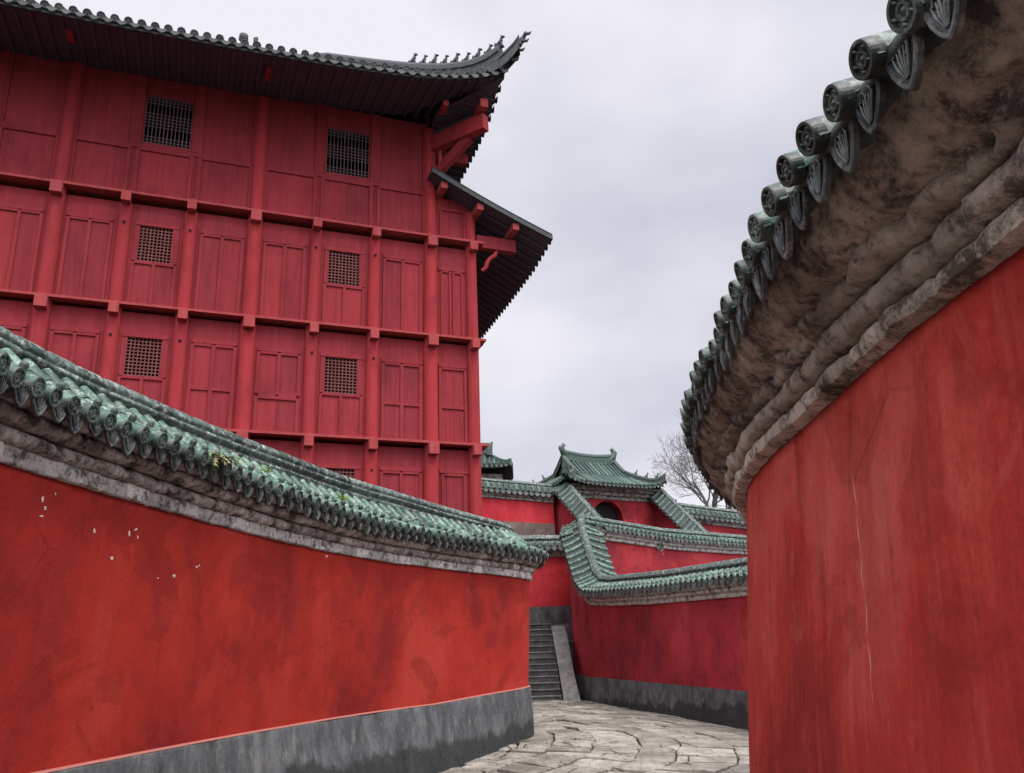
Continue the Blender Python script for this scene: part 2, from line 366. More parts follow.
# ------------------------------------------------------------------ ground
def gz(x, y):
    z = interp(y, [(-50, -.34), (13.5, -.32), (16, -.25), (17.6, -.1), (19.5, .05), (30, .2), (33, .25)])
    z -= 0.075 * max(0, min(x - 1, 9)) * min(1, max(0, (y - 15) / 5)) * min(1, max(0, (33 - y) / 2))
    if y > 32.6: z = lerp(z, 2.35, min(1, (y - 32.6) / 1.0))
    if y > 36: z += interp(y, [(36, 0), (44, 4.0), (50, 5.4), (80, 5.8), (200, 2)])
    return z
def axis(a, b, step, far):
    core = list(np.arange(a, b + step, step)); ext = [2, 5, 10, 20, 40, 80, 160, far]
    return [a - e for e in ext[::-1]] + core + [core[-1] + e for e in ext]
xs, ys = axis(-14, 22, 1.0, 400), axis(-8, 64, 0.5, 500)
g = MB(); g.grid([[(x, y, gz(x, min(y, 190)) - 0.03) for x in xs] for y in ys], False, True)
ground = g.build('ground', 'earth'); ground['kind'] = 'structure'

# ------------------------------------------------------------------ tile pieces
def tile_row(mb, pts, side, r, ntile, n=6, tint=None, lift=0.0):
    """barrel tiles along pts (ridge to eave); side = unit vector across"""
    pts = [Vector(p) for p in pts]; side = Vector(side).normalized()
    L = [0]
    for a, b in zip(pts, pts[1:]): L.append(L[-1] + (b - a).length)
    def at(q):
        q = max(0, min(q, L[-1]))
        for k in range(len(L) - 1):
            if q <= L[k + 1] + 1e-9:
                t = (q - L[k]) / max(1e-9, L[k + 1] - L[k]); return pts[k].lerp(pts[k + 1], t), (pts[k + 1] - pts[k]).normalized()
    for j in range(ntile):
        q0, q1 = L[-1] * j / ntile, L[-1] * (j + 1) / ntile
        tt = rnd() if tint is None else min(1, max(0, tint + rnd(-.3, .3)))
        rows = []
        for q, rr in ((q0, r * .86), (q1, r)):
            p, d = at(q); nrm = side.cross(d)
            if nrm.z < 0: nrm = -nrm
            row = [p + side * rr * math.cos(a) + nrm * (rr * math.sin(a) + lift) for a in [math.pi * k / n for k in range(n + 1)]]
            row = [row[0] - nrm * .04] + row + [row[-1] - nrm * .04]; rows.append(row)
        mb.grid(rows, False, True, tt)
        mb.add(rows[1], [list(range(len(rows[1])))], False, tt)

def eave_cap(mb, c, outv, up, r, n=14, tint=0.5, detail=True):
    """round carved tile end: drum, rim, sunk face, ring and boss"""
    c = Vector(c); d = Vector(outv).normalized(); u = Vector(up); u = (u - d * u.dot(d)).normalized(); w = d.cross(u)
    prof = [(r, -.05), (r, 0.0), (r * .97, .008), (r * .80, .008), (r * .76, -.006), (r * .5, -.006), (r * .44, .004), (r * .30, .004), (r * .24, -.003), (r * .06, .006)]
    if not detail: prof = [(r, -.05), (r, 0), (r * .78, .006), (r * .7, -.006), (r * .1, 0)]
    rows = [[c + d * h + (u * math.cos(a) + w * math.sin(a)) * q for a in [2 * math.pi * k / n for k in range(n)]] for q, h in prof]
    mb.grid(rows, True, False, tint); mb.add(rows[-1], [list(range(n))], False, tint)
    if detail:
        for k in range(5):
            a = 2 * math.pi * k / 5 + .3; p = c + (u * math.cos(a) + w * math.sin(a)) * r * .63
            mb.tube([p + w * .008 + u * .01, p + d * .004, p - w * .008 - u * .008], [.004, .007, .003], 5, True, True, tint)

def drip_tile(mb, c, outv, side, wd, h, tint=0.5, lean=0.25, detail=True):
    """leaf-shaped drip tile hanging from between two barrel rows"""
    c = Vector(c); s_ = Vector(side).normalized(); o = Vector(outv); o.z = 0; o.normalize()
    dn = (Vector((0, 0, -1)) + o * lean).normalized(); nn = o - dn * o.dot(dn); nn.normalize()
    half = [(1.0, .16), (1.02, -.08), (.98, -.30), (.80, -.55), (.58, -.74), (.34, -.90), (.12, -.99), (0, -1.02)]
    top = [(-.5, .02), (0, -.06), (.5, .02)]
    outl = [(-x, y) for x, y in half][::1] + [(x, y) for x, y in half[::-1][1:]] + top[::-1]
    P = lambda x, y, k, dz: c + s_ * (x * wd * .5 * k) + dn * (-(y * k + (1 - k) * -.42) * h) + nn * dz
    if not detail:
        f_ = [P(x, y, 1, 0) for x, y in outl]; b_ = [P(x, y, 1, -.016) for x, y in outl]; n = len(outl)
        mb.add(f_ + b_, [list(range(n))] + [[i, i + n, (i + 1) % n + n, (i + 1) % n] for i in range(n)], False, tint); return
    rows = [[P(x, y, 1, -.022) for x, y in outl], [P(x, y, 1, 0) for x, y in outl], [P(x, y, .93, .006) for x, y in outl], [P(x, y, .80, .005) for x, y in outl], [P(x, y, .75, -.004) for x, y in outl]]
    mb.grid(rows, True, False, tint); n = len(outl)
    mb.add(rows[-1], [list(range(n))], False, tint); mb.add(rows[0], [list(range(n))[::-1]], False, tint)
    for q in (-.45, -.2, 0, .2, .45):               # carved veins
        pts = [P(q * .25, -.82, .9, .002), P(q * .8, -.55, .9, .006), P(q * 1.25, -.25, .9, .004)]
        mb.tube(pts, [.003, .007, .004], 5, True, True, tint)
    for q in (-.5, .5):
        pts = [P(q * .5 + .22 * math.cos(a), -.28 + .16 * math.sin(a), .9, .004) for a in np.linspace(0, 5, 7)]
        mb.tube(pts, [.006] * 7, 5, True, True, tint)

# ------------------------------------------------------------------ curved walls (smooth plan curve)
def sweep_rows(C, N, prof, side_z):
    return [[(C[i, 0] + N[i, 0] * o, C[i, 1] + N[i, 1] * o, side_z[i] + dz) for o, dz in prof] for i in range(len(C))]

def relief(p): return 0.013 * fbm(p, 0.8, 3) + 0.005 * fbm(p, 2.6, 2)
def curved_wall(root, face, side, P):
    """face: (x, y, zc) points along the face line at the cornice's underside"""
    h = P['half']
    C = resample(catmull(face), 0.12); N, T = normals2(C, side); zc = C[:, 2]
    # plaster body, leaning out towards its foot
    m = MB()
    steps = 22
    rows = []
    for i in range(len(C)):
        zb = interp(C[i, 1], P['plinth_top']); zt = zc[i] + 0.02; row = []
        for k in range(steps + 1):
            z = lerp(zb, zt, k / steps); o = P['batter'] * (zt - z)
            p = (C[i, 0] + N[i, 0] * o, C[i, 1] + N[i, 1] * o, z)
            w = relief(p) * (1 if 0 < k < steps else .5)
            row.append((p[0] + N[i, 0] * w, p[1] + N[i, 1] * w, z))
        row.append((C[i, 0] - N[i, 0] * 2 * h, C[i, 1] - N[i, 1] * 2 * h, zt))
        row.append((C[i, 0] - N[i, 0] * (2 * h + P['batter'] * 2.5), C[i, 1] - N[i, 1] * (2 * h + P['batter'] * 2.5), -.6))
        rows.append(row)
    m.grid(rows); m.add(rows[0], [list(range(len(rows[0])))]); m.add(rows[-1], [list(range(len(rows[0])))[::-1]])
    m.build('plaster_face', P['plaster'], root)
    # plinth
    m = MB(); rows = []
    for i in range(len(C)):
        zb = interp(C[i, 1], P['plinth_top']); o0 = P['batter'] * (zc[i] - zb)
        fl = interp(C[i, 1], P.get('flare', [(0, .06), (1, .06)]))
        pr = [(o0 - .05, zb - .004), (o0 + .035, zb - .004), (o0 + .045, zb - .03), (o0 + .06, zb - .25), (o0 + .07 + fl * .4, zb - .6), (o0 + .08 + fl, zb - 1.0), (o0 + .09 + fl, zb - 1.7)]
        row = []
        for o, z in pr:
            p = (C[i, 0] + N[i, 0] * o, C[i, 1] + N[i, 1] * o, z); w = 0.02 * fbm(p, 1.3, 4)
            row.append((p[0] + N[i, 0] * w, p[1] + N[i, 1] * w, z))
        rows.append(row)
    m.grid(rows); m.build('plinth', 'plinth', root)
    m = MB(); rows = []
    for i in range(len(C)):
        zb = interp(C[i, 1], P['plinth_top']); o0 = P['batter'] * (zc[i] - zb)
        rows.append([(C[i, 0] + N[i, 0] * o, C[i, 1] + N[i, 1] * o, z) for o, z in ((o0 - .03, zb + .02), (o0 + .022, zb + .017), (o0 + .042, zb), (o0 - .03, zb))])
    m.grid(rows, False, False); m.build('plinth_edge', 'plinth_edge', root)
    # cornice courses
    fine = resample(catmull(face), P['cstep']); FN, FT = normals2(fine, side)
    s_len = np.concatenate([[0], np.cumsum(np.linalg.norm(np.diff(fine[:, :2], axis=0), axis=1))])
    for cname, cmat, prof, amp, seg in P['courses']:
        m = MB(); rows = []; tints = []
        joints = {}
        for i in range(len(fine)):
            k = int(s_len[i] / seg + .15 * math.sin(3 * s_len[i])); joints.setdefault(k, (rnd(), rnd(-1, 1), rnd(-1, 1)))
            tv, dj, zj = joints[k]; tints.append(tv); row = []
            fr = s_len[i] / seg + .15 * math.sin(3 * s_len[i]); edge = min(fr - k, 1 - fr + k) * seg
            notch = 0.02 * math.exp(-(edge / .015) ** 2)
            for j, (o, dz) in enumerate(prof):
                p = Vector((fine[i, 0] + FN[i, 0] * o, fine[i, 1] + FN[i, 1] * o, fine[i, 2] + dz))
                w = amp * fbm(p, 5.5, 4) + amp * .8 * fbm(p + Vector((9, 2, 1)), 1.7, 2)
                if 0 < j < len(prof) - 1: w += dj * .006 - notch
                row.append((p.x + FN[i, 0] * w, p.y + FN[i, 1] * w, p.z + w * .5 + zj * .003))
            rows.append(row)
        m.grid(rows, False, cname != 'cornice_band', 0.5, tints); m.build(cname, cmat, root)
    # roof bed, both slopes
    oe0, ze, orr, zr = P['eave_o'], P['eave_z'], P['ridge_o'], P['ridge_z']
    eadd = P.get('eave_add', lambda y: 0.0)
    m = MB(); oe = oe0
    cv = lambda t: (lerp(orr, oe, t), lerp(zr, ze, t) - 0.07 * math.sin(math.pi * t))
    c0 = -h; fr_, bk_ = [], []
    for i in range(len(C)):
        oe = oe0 + eadd(C[i, 1])
        prof = [cv(t) for t in np.linspace(0, 1, 7)] + [(oe + .005, ze - .05), (oe0 - .17, ze - .06)]
        fr_ += sweep_rows(C[i:i + 1], N[i:i + 1], prof, zc[i:i + 1])
        bk_ += sweep_rows(C[i:i + 1], N[i:i + 1], [(2 * c0 - o, z) for o, z in prof], zc[i:i + 1])
    m.grid(fr_, False, True, 0.35); m.grid(bk_, False, True, 0.35)
    m.build('pan_tiles', 'glaze_pan', root)
    st = resample(catmull(face), P['spacing']); SN, ST = normals2(st, side)
    m = MB(); r = P['tile_r']
    for i in range(len(st)):
        c, nn = st[i], SN[i]; tv = rnd(); oe = oe0 + eadd(c[1])
        Q = lambda o, dz: Vector((c[0] + nn[0] * o, c[1] + nn[1] * o, c[2] + dz))
        side3 = Vector((ST[i, 0], ST[i, 1], 0))
        pts = [Q(*cv(t)) for t in np.linspace(0, .72, 5)]
        tile_row(m, pts, side3, r, 2, 7, tv, .015)
        pb = [Q(2 * c0 - cv(t)[0], cv(t)[1]) for t in np.linspace(0, 1, 5)]
        tile_row(m, pb, side3, r, 3, 5, tv, .015)
    m.build('barrel_tiles', 'glaze', root)
    i0 = P.get('parts_from', 0)
    for i in range(len(st)):
        c, nn = st[i], SN[i]; oe = oe0 + eadd(c[1])
        Q = lambda o, dz: Vector((c[0] + nn[0] * o, c[1] + nn[1] * o, c[2] + dz))
        jit = rnd(-.010, .012); side3 = Vector((ST[i, 0], ST[i, 1], 0)); side3 = (side3 + Vector((nn[0], nn[1], 0)) * rnd(-.05, .05)).normalized()
        m = MB(); tv = rnd()
        pts = [Q(cv(t)[0] + jit * 2, cv(t)[1] + jit) for t in np.linspace(.70, 1.0, 4)]
        d = (pts[-1] - pts[-2]).normalized(); nrm = side3.cross(d); nrm = -nrm if nrm.z < 0 else nrm
        pts[-1] = pts[-1] + d * .036
        tile_row(m, pts, side3, r * 1.03, 1, 9, tv, .018)
        kn = pts[1] + nrm * (r + .03)
        if rnd() < .9:
            pass
        o = m.build('eave_tile', 'glaze', root)
        m2 = MB(); capd = (d + Vector((nn[0], nn[1], 0)) * .5 + Vector((0, 0, rnd(-.12, .10))) + side3 * rnd(-.10, .10)).normalized()
        eave_cap(m2, pts[-1] + nrm * .012 + d * .012, capd, nrm, r * 1.10, 32, rnd())
        sub('tile_end', m2, 'glaze_end', o, root)
        if P.get('knobs') and rnd() < .82:
            m3 = MB(); m3.tube([kn - nrm * .04, kn, kn + nrm * .028, kn + nrm * .05, kn + nrm * .06], [.03, .034, .038, .028, .006], 9, True, True, rnd())
            sub('nail_cap', m3, 'glaze_end', o, root)
        if i < len(st) - 1:
            c2 = (st[i] + st[i + 1]) / 2; n2 = SN[i] + SN[i + 1]; n2 = n2 / np.linalg.norm(n2)
            m = MB(); ctr = Vector((c2[0] + n2[0] * (oe - .005), c2[1] + n2[1] * (oe - .005), c2[2] + ze - .008 + rnd(-.012, .012)))
            t2 = st[i + 1] - st[i]
            drip_tile(m, ctr, (n2[0], n2[1], 0), (t2[0], t2[1], rnd(-.02, .02)), P['spacing'] * rnd(.80, .88), P['drip_h'] * rnd(.82, 1.04), rnd(), rnd(-.10, .02))
            m.build('drip_tile', 'glaze_drip', root)
    # ridge
    rc = c0
    lo, hi = P['ridge_base'], P['ridge_top']; hh = hi - lo
    pr = [(.15, lo - .12), (.155, lo), (.165, lo + .02), (.165, lo + hh * .13), (.10, lo + hh * .16), (.09, lo + hh * .33), (.15, lo + hh * .36), (.155, lo + hh * .50), (.075, lo + hh * .53), (.07, lo + hh * .61)]
    ar = [(.11 * math.cos(a), lo + hh * .66 + hh * .34 * math.sin(a)) for a in np.linspace(0, math.pi, 9)]
    full = pr + ar + [(-o, z) for o, z in pr[::-1]]
    m = MB(); S = resample(catmull(face), 0.06); RN, RT = normals2(S, side); rows = []; tints = []; tv = rnd()
    for i in range(len(S)):
        if i % 7 == 0: tv = rnd()
        k = 1.0 if i % 7 else .93
        tints.append(tv)
        rows.append([(S[i, 0] + RN[i, 0] * (rc + o * k), S[i, 1] + RN[i, 1] * (rc + o * k), S[i, 2] + z + P['ridge_wave'](S[i, 1]) - (0.012 if k < 1 and z > lo + hh * .6 else 0)) for o, z in full])
    m.grid(rows, False, True, .5, tints); m.add(rows[0], [list(range(len(full)))]); m.add(rows[-1], [list(range(len(full)))[::-1]])
    m.build('ridge', 'glaze_ridge', root)
    return C, N

WG = 'red walls with green tiled coping'
# --- long wall on the left, curling away in front of the tower
left = thing('curved_wall', 'long red wall with green coping curving past the foot of the timber tower', 'wall', (-3.9, 7.3, 0), WG)
LEFT = [(-3.3, 1.5, 3.2), (-3.7, 3.2, 3.2), (-3.95, 4.6, 3.2), (-4.03, 5.6, 3.2), (-4.02, 6.45, 3.2), (-3.93, 7.3, 3.2), (-3.74, 8.5, 3.2), (-3.48, 10.0, 3.2), (-3.0, 12.1, 3.2), (-2.3, 14.2, 3.21),
        (-1.35, 16.2, 3.23), (-.52, 17.7, 3.24), (.02, 18.6, 3.24), (.25, 19.4, 3.24), (.04, 20.5, 3.24), (-.4, 21.4, 3.24), (-1.1, 22.0, 3.24)]
LEFT_C, LEFT_N = curved_wall(left, LEFT, 1, dict(
    half=.42, batter=-.05, plinth_top=[(0, .80), (12, .83), (16, .86), (19, 1.0), (22, 1.05)], plaster='plaster_left', cstep=.035,
    flare=[(0, .1), (13, .16), (16, .14), (18.5, .0), (22, .0)],
    courses=[('cornice_band', 'cornice_white', [(-.02, -.015), (.045, -.01), (.055, .0), (.06, .06), (.058, .115), (.05, .13), (.02, .135)], .010, .42),
             ('cornice_roll', 'cornice', [(.02, .13), (.075, .135), (.115, .16), (.13, .195), (.115, .235), (.075, .255), (.04, .26)], .014, .55),
             ('cornice_course', 'cornice', [(.04, .26), (.12, .265), (.185, .285), (.205, .32), (.20, .36), (.17, .385), (.15, .39)], .016, .38),
             ('eave_mortar', 'cornice', [(.12, .385), (.24, .40), (.29, .43), (.31, .47), (.30, .50)], .022, .3)],
    eave_o=.37, eave_z=.50, ridge_o=-.30, ridge_z=.98, spacing=.262, tile_r=.074, drip_h=.205, knobs=True,
    ridge_base=.93, ridge_top=1.27, ridge_wave=lambda y: interp(y, [(4, 0), (8, .0), (12, .12), (15, .10), (18, -.02), (21, -.12)])))
# --- tall wall close on the right
right = thing('curved_wall', 'tall red wall close on the right under a rough overhanging stone cornice', 'wall', (1.8, 5, 0), WG)
RIGHT = [(2.15, -.5, 2.9), (1.93, 1.0, 2.9), (1.80, 2.1, 2.9), (1.74, 2.9, 2.9), (1.71, 3.5, 2.9), (1.725, 4.2, 2.9), (1.765, 5.05, 2.9), (1.79, 5.8, 2.9), (1.86, 6.6, 2.9), (2.01, 7.4, 2.9), (2.33, 8.5, 2.9), (2.85, 9.9, 2.9), (3.7, 11.5, 2.9), (5.0, 13.2, 2.9), (7.0, 15.0, 2.9)]
RIGHT_C, RIGHT_N = curved_wall(right, RIGHT, -1, dict(
    half=.45, batter=.095, plinth_top=[(-2, .42), (20, .42)], plaster='plaster_right', cstep=.028,
    courses=[('cornice_band', 'cornice_band', [(-.03, -.03), (.05, -.025), (.09, -.01), (.10, .01), (.10, .05), (.09, .07), (.07, .08), (.02, .085)], .016, .5),
             ('cornice_roll', 'cornice_rough', [(.02, .08), (.08, .085), (.125, .10), (.15, .135), (.148, .175), (.12, .205), (.08, .22)], .024, .8),
             ('cornice_soffit', 'cornice_soffit', [(.05, .215), (.12, .22), (.185, .24), (.20, .275), (.185, .305), (.22, .315), (.275, .33), (.30, .36), (.335, .40), (.36, .44), (.375, .48), (.385, .52)], .055, .8)],
    eave_add=lambda y: interp(y, [(1.5, .12), (3, .10), (4.5, .05), (6, .0), (14, 0)]), eave_o=.405, eave_z=.56, ridge_o=-.30, ridge_z=1.05, spacing=.226, tile_r=.062, drip_h=.215, knobs=True,
    ridge_base=1.0, ridge_top=1.36, ridge_wave=lambda y: 0.0))

# marks on the plaster
def on_face(C, N, y, z, o=0.0, batter=-.05, zc=3.2):
    i = int(np.argmin(abs(C[:, 1] - y) + (C[:, 1] > 19.4) * 9)); i = max(1, min(len(C) - 2, i)); i -= 1 if C[i, 1] > y else 0
    f = min(1, max(0, (y - C[i, 1]) / max(1e-6, C[i + 1, 1] - C[i, 1]))); c = C[i] * (1 - f) + C[i + 1] * f; n_ = N[i] * (1 - f) + N[i + 1] * f
    k = batter * (c[2] + .02 - z); k += o + relief((c[0] + n_[0] * k, c[1] + n_[1] * k, z))
    return Vector((c[0] + n_[0] * k, c[1] + n_[1] * k, z)), Vector((n_[0], n_[1], 0))
def chip(y, z, w, h, seed):
    p, nn = on_face(LEFT_C, LEFT_N, y, z, .0045); t = nn.cross(Vector((0, 0, 1))); r = random.Random(seed); m = MB()
    n = 17; pts = []; w *= 1.3; h *= .7
    for k in range(n):
        a = 2 * math.pi * k / n; q = r.uniform(.2, 1.15); pts.append(p + t * math.cos(a) * w * q + Vector((0, 0, 1)) * math.sin(a) * h * q)
    back = [q - nn * .03 for q in pts]
    m.add(pts + back, [list(range(n))] + [[i, i + n, (i + 1) % n + n, (i + 1) % n] for i in range(n)])
    m.build('plaster_chip', 'chip', left)
for k, (y, z, w, h) in enumerate([(7.05, 3.00, .012, .05), (7.1, 2.93, .016, .03), (7.08, 2.86, .02, .014), (8.3, 2.88, .016, .05), (8.4, 2.93, .02, .03), (7.8, 2.83, .012, .04), (8.1, 2.62, .02, .03),
                                  (9.2, 2.55, .045, .035), (9.6, 2.68, .03, .02), (9.65, 2.70, .016, .016), (8.9, 2.50, .014, .01), (7.2, 3.07, .006, .02), (12.7, 3.12, .03, .04), (8.45, 2.86, .012, .03)]):
    chip(y, z, w, h, k)

m = MB(); cp_ = []
for k in range(27):
    t_ = k / 26; z = lerp(2.42, 1.35, t_); y = 4.16 - .10 * t_ + .010 * math.sin(k * 1.1) + .012 * mnoise.noise(Vector((k * .9, 3, 1)))
    cp_.append(on_face(RIGHT_C, RIGHT_N, y, z, .0015, .095)[0])
m.tube(cp_, [.0008] + [.0022 + .0016 * math.sin(k * 1.3) + .001 * mnoise.noise(Vector((k * 1.7, 0, 0))) for k in range(25)] + [.0008], 5)
m.build('plaster_crack', 'crack', right)

# ------------------------------------------------------------------ far walls (straight runs with mitred corners)
def run_wall(root, line, P):
    """line: centre-line vertices (x, y, zc, zp, zf): cornice underside, plinth top, foot. P['sides'] = roofed sides"""
    h = P['half']; L = [Vector(p[:2]) for p in line]; n = len(L)
    dirs = [(L[i + 1] - L[i]).normalized() for i in range(n - 1)]
    def mitre(i):
        a = dirs[max(0, i - 1)]; b = dirs[min(n - 2, i)]
        na, nb = Vector((a.y, -a.x)), Vector((b.y, -b.x)); m = (na + nb); m.normalize(); return m / max(.35, m.dot(na))
    MI = [mitre(i) for i in range(n)]
    def pt(i, o, z): q = L[i] + MI[i] * o; return (q.x, q.y, z)
    def seg_sample(i, sub):   # linear subdivisions between vertices
        return [(i, t / sub) for t in range(sub)] + ([(i, 1.0)] if i == n - 2 else [])
    def strip(prof_abs, mb, sub=1, rough=0, tint=.5):
        rows = []
        for i in range(n - 1):
            for (_, t) in seg_sample(i, sub):
                row = []
                for (o, zf) in prof_abs:
                    a, b = Vector(pt(i, o, zf(line[i]))), Vector(pt(i + 1, o, zf(line[i + 1]))); p = a.lerp(b, t)
                    if rough: w = rough * fbm(p, 2.5, 4); p = p + Vector((MI[i].x * math.copysign(w, o), MI[i].y * math.copysign(w, o), w * .6))
                    row.append(tuple(p))
                rows.append(row)
        mb.grid(rows, False, bool(rough), tint)
        mb.add(rows[0], [list(range(len(rows[0])))], False, tint); mb.add(rows[-1], [list(range(len(rows[0])))[::-1]], False, tint)
    bt = P.get('batter', .02)
    m = MB(); strip([(h + bt * 2.4, lambda l: l[3]), (h, lambda l: l[2] + .02), (-h, lambda l: l[2] + .02), (-h - bt * 2.4, lambda l: l[3])], m); m.build('plaster_face', P['plaster'], root)
    m = MB(); pf = P.get('foot', .10)
    strip([(h + bt * 2.4 + pf + .10, lambda l: l[4] - .3), (h + bt * 2.4 + pf, lambda l: l[4] + .12), (h + bt * 2.4 + .05, lambda l: lerp(l[4], l[3], .5)), (h + bt * 2.4 + .04, lambda l: l[3]),
           (-h - bt * 2.4 - .04, lambda l: l[3] + .003), (-h - bt * 2.4 - .1, lambda l: l[4] - .3)], m, 8); m.build('plinth', P.get('plinth_mat', 'plinth'), root)
    ck = P.get('cornice_h', .40); ov = P['over']
    half = [(h - .05, 0), (h + .06, 0), (h + .06, ck * .28), (h + .04, ck * .30), (h + .05, ck * .34), (h + .14, ck * .40), (h + .14, ck * .58), (h + .11, ck * .62), (h + .2, ck * .68), (h + .22, ck * .9), (h + .2, ck)]
    m = MB(); strip([(o, (lambda l, dz=dz: l[2] + dz)) for o, dz in half] + [(-o, (lambda l, dz=dz: l[2] + dz)) for o, dz in half[::-1]], m, 10, .018); m.build('cornice', P.get('cornice_mat', 'cornice'), root)
    ze, zr, orr = P['eave_z'], P['ridge_z'], .13; oe = h + ov
    cv = lambda t: (lerp(orr, oe, t), lerp(zr, ze, t) - .025 * math.sin(math.pi * t))
    prof = [(oe - .12, ze - .05), (oe, ze - .04)] + [cv(t) for t in np.linspace(1, 0, 5)]
    m = MB(); strip([(o, (lambda l, dz=dz: l[2] + dz)) for o, dz in prof] + [(-o, (lambda l, dz=dz: l[2] + dz)) for o, dz in prof[::-1]], m); m.build('pan_tiles', P['pan'], root)
    rows_m, caps_m = MB(), MB(); drip_m = knob_m = caps_m; sp_, r = P['spacing'], P['tile_r']
    for i in range(n - 1):
        Ls = (L[i + 1] - L[i]).length; d2 = dirs[i]; nr = Vector((d2.y, -d2.x))
        # along-segment shift of the mitre lines per unit offset
        kS, kE = MI[i].dot(d2), MI[i + 1].dot(d2)
        for sd_ in P['sides']:
            cum = sum((L[k + 1] - L[k]).length for k in range(i)); ext = oe * 1.6; q = math.ceil((cum - ext) / sp_) * sp_ + sp_ * .5 - cum; eps = .10 / Ls
            while q < Ls + ext:
                def point(o, dz):
                    a, b = kS * o, Ls + kE * o; f = (q - a) / max(1e-6, b - a)
                    z = lerp(line[i][2], line[i + 1][2], f) + dz; w = L[i] + d2 * q + nr * o; return Vector((w.x, w.y, z)), f
                ok = [t for t in np.linspace(0, 1, 21) if (0 if i == 0 else -eps) <= point(sd_ * cv(t)[0], 0)[1] <= (1 if i == n - 2 else 1 + eps)]
                if len(ok) > 2:
                    t0, t1 = min(ok), max(ok); tv = rnd()
                    pts = [point(sd_ * cv(t)[0], cv(t)[1])[0] for t in np.linspace(t0, t1, 5)]
                    tile_row(rows_m, pts, (d2.x, d2.y, 0), r, P['ntile'], 5, tv, .012)
                    if t1 > .97:
                        dd = (pts[-1] - pts[-2]).normalized(); on = Vector((nr.x * sd_, nr.y * sd_, 0))
                        eave_cap(caps_m, pts[-1] + dd * .02 + Vector((0, 0, .01)), (dd + on * .5), (0, 0, 1), r * 1.15, 8, rnd(), False)
                        if P.get('knobs'): kp = pts[-2] + Vector((0, 0, r + .02)); knob_m.tube([kp - Vector((0, 0, .03)), kp + Vector((0, 0, .02)), kp + Vector((0, 0, .05))], [.04, .045, .02], 6, True, True, rnd())
                        pd, f = point(sd_ * (oe + .01), ze); q2 = Vector((d2.x, d2.y, 0)) * sp_ * .5
                        drip_tile(drip_m, pd + q2, on, (d2.x, d2.y, 0), sp_ * .85, P['drip_h'], rnd(), .25, False)
                q += sp_
    rows_m.build('barrel_tiles', P['tile'], root); caps_m.build('eave_tiles', P['end'], root)
    lo, hi = P['ridge_z'] - .08, P['ridge_top']; hh = hi - lo
    pr = [(.15, lo), (.15, lo + hh * .28), (.10, lo + hh * .32), (.10, lo + hh * .48), (.14, lo + hh * .52), (.14, lo + hh * .66)]
    ar = [(.10 * math.cos(a), lo + hh * .68 + hh * .32 * math.sin(a)) for a in np.linspace(.15, math.pi - .15, 6)]
    m = MB(); strip([(o, (lambda l, dz=dz: l[2] + dz)) for o, dz in pr + ar + [(-o, z) for o, z in pr[::-1]]], m, 12, .008); m.build('ridge', P.get('ridge_mat', 'glaze_ridge'), root)

FAR = dict(half=.50, over=.30, eave_z=.46, ridge_z=.72, ridge_top=1.0, spacing=.27, tile_r=.070, ntile=3, drip_h=.19, plaster='plaster_far',
           tile='glaze', pan='glaze_far_pan', end='glaze_end', drip='glaze_end', sides=(1, -1), knobs=True)
hair = thing('folded_wall', 'red wall folding back on itself beside the steps, its green coping climbing steeply', 'wall', (3, 30, 0), WG)
run_wall(hair, [(7.6, 17.6, 2.70, .48, -.5), (6.05, 21.7, 2.86, .64, -.3), (4.45, 26.0, 2.97, .77, -.1), (3.18, 29.4, 3.15, .88, .05), (2.90, 30.15, 3.25, .90, .1), (2.76, 30.9, 3.62, .90, .3), (2.62, 31.9, 4.50, .92, .5), (2.48, 32.95, 5.56, .95, .6), (2.55, 33.45, 5.92, .95, .7), (3.0, 33.9, 5.88, .95, .7), (6.2, 36.6, 5.70, 2.3, 1.6), (10.6, 40.2, 5.74, 2.7, 2.0), (14.0, 43.0, 5.65, 2.7, 2.0)], dict(FAR, foot=.18, cornice_mat='cornice_white'))
sw = thing('stair_head_wall', 'short red wall facing the top of the stone steps', 'wall', (0, 35.4, 2.4), WG)
run_wall(sw, [(6.0, 36.2, 5.45, 3.5, 2.4), (-6.0, 35.0, 5.55, 3.55, 2.4)], dict(FAR, half=.35, plaster='plaster_bright', tile='glaze_far', knobs=False, sides=(1, -1), eave_z=.40, ridge_z=.62, ridge_top=.95))
uw = thing('upper_wall', 'weathered red wall high behind the tower corner, joined to the gatehouse', 'wall', (-2, 44.2, 6), WG)
run_wall(uw, [(1.9, 44.7, 9.25, 8.15, 5.5), (-2.0, 44.0, 9.6, 8.4, 5.5), (-9.0, 42.8, 10.0, 9.0, 5.5)], dict(FAR, half=.35, tile='glaze_far', knobs=False, plinth_mat='old_stone', plaster='plaster_bright', eave_z=.42, ridge_z=.85, ridge_top=1.1, spacing=.3, tile_r=.09))
rw = thing('distant_wall', 'distant wall with dark green coping below the bare tree', 'wall', (12, 50.5, 6), WG)
run_wall(rw, [(20.0, 51.5, 7.7, 6.5, 5.5), (14.0, 50.8, 8.3, 6.5, 5.5), (9.0, 50.2, 9.0, 6.5, 5.5)], dict(FAR, half=.35, tile='glaze_far', knobs=False, eave_z=.40, ridge_z=.85, ridge_top=1.15, spacing=.3, tile_r=.09))

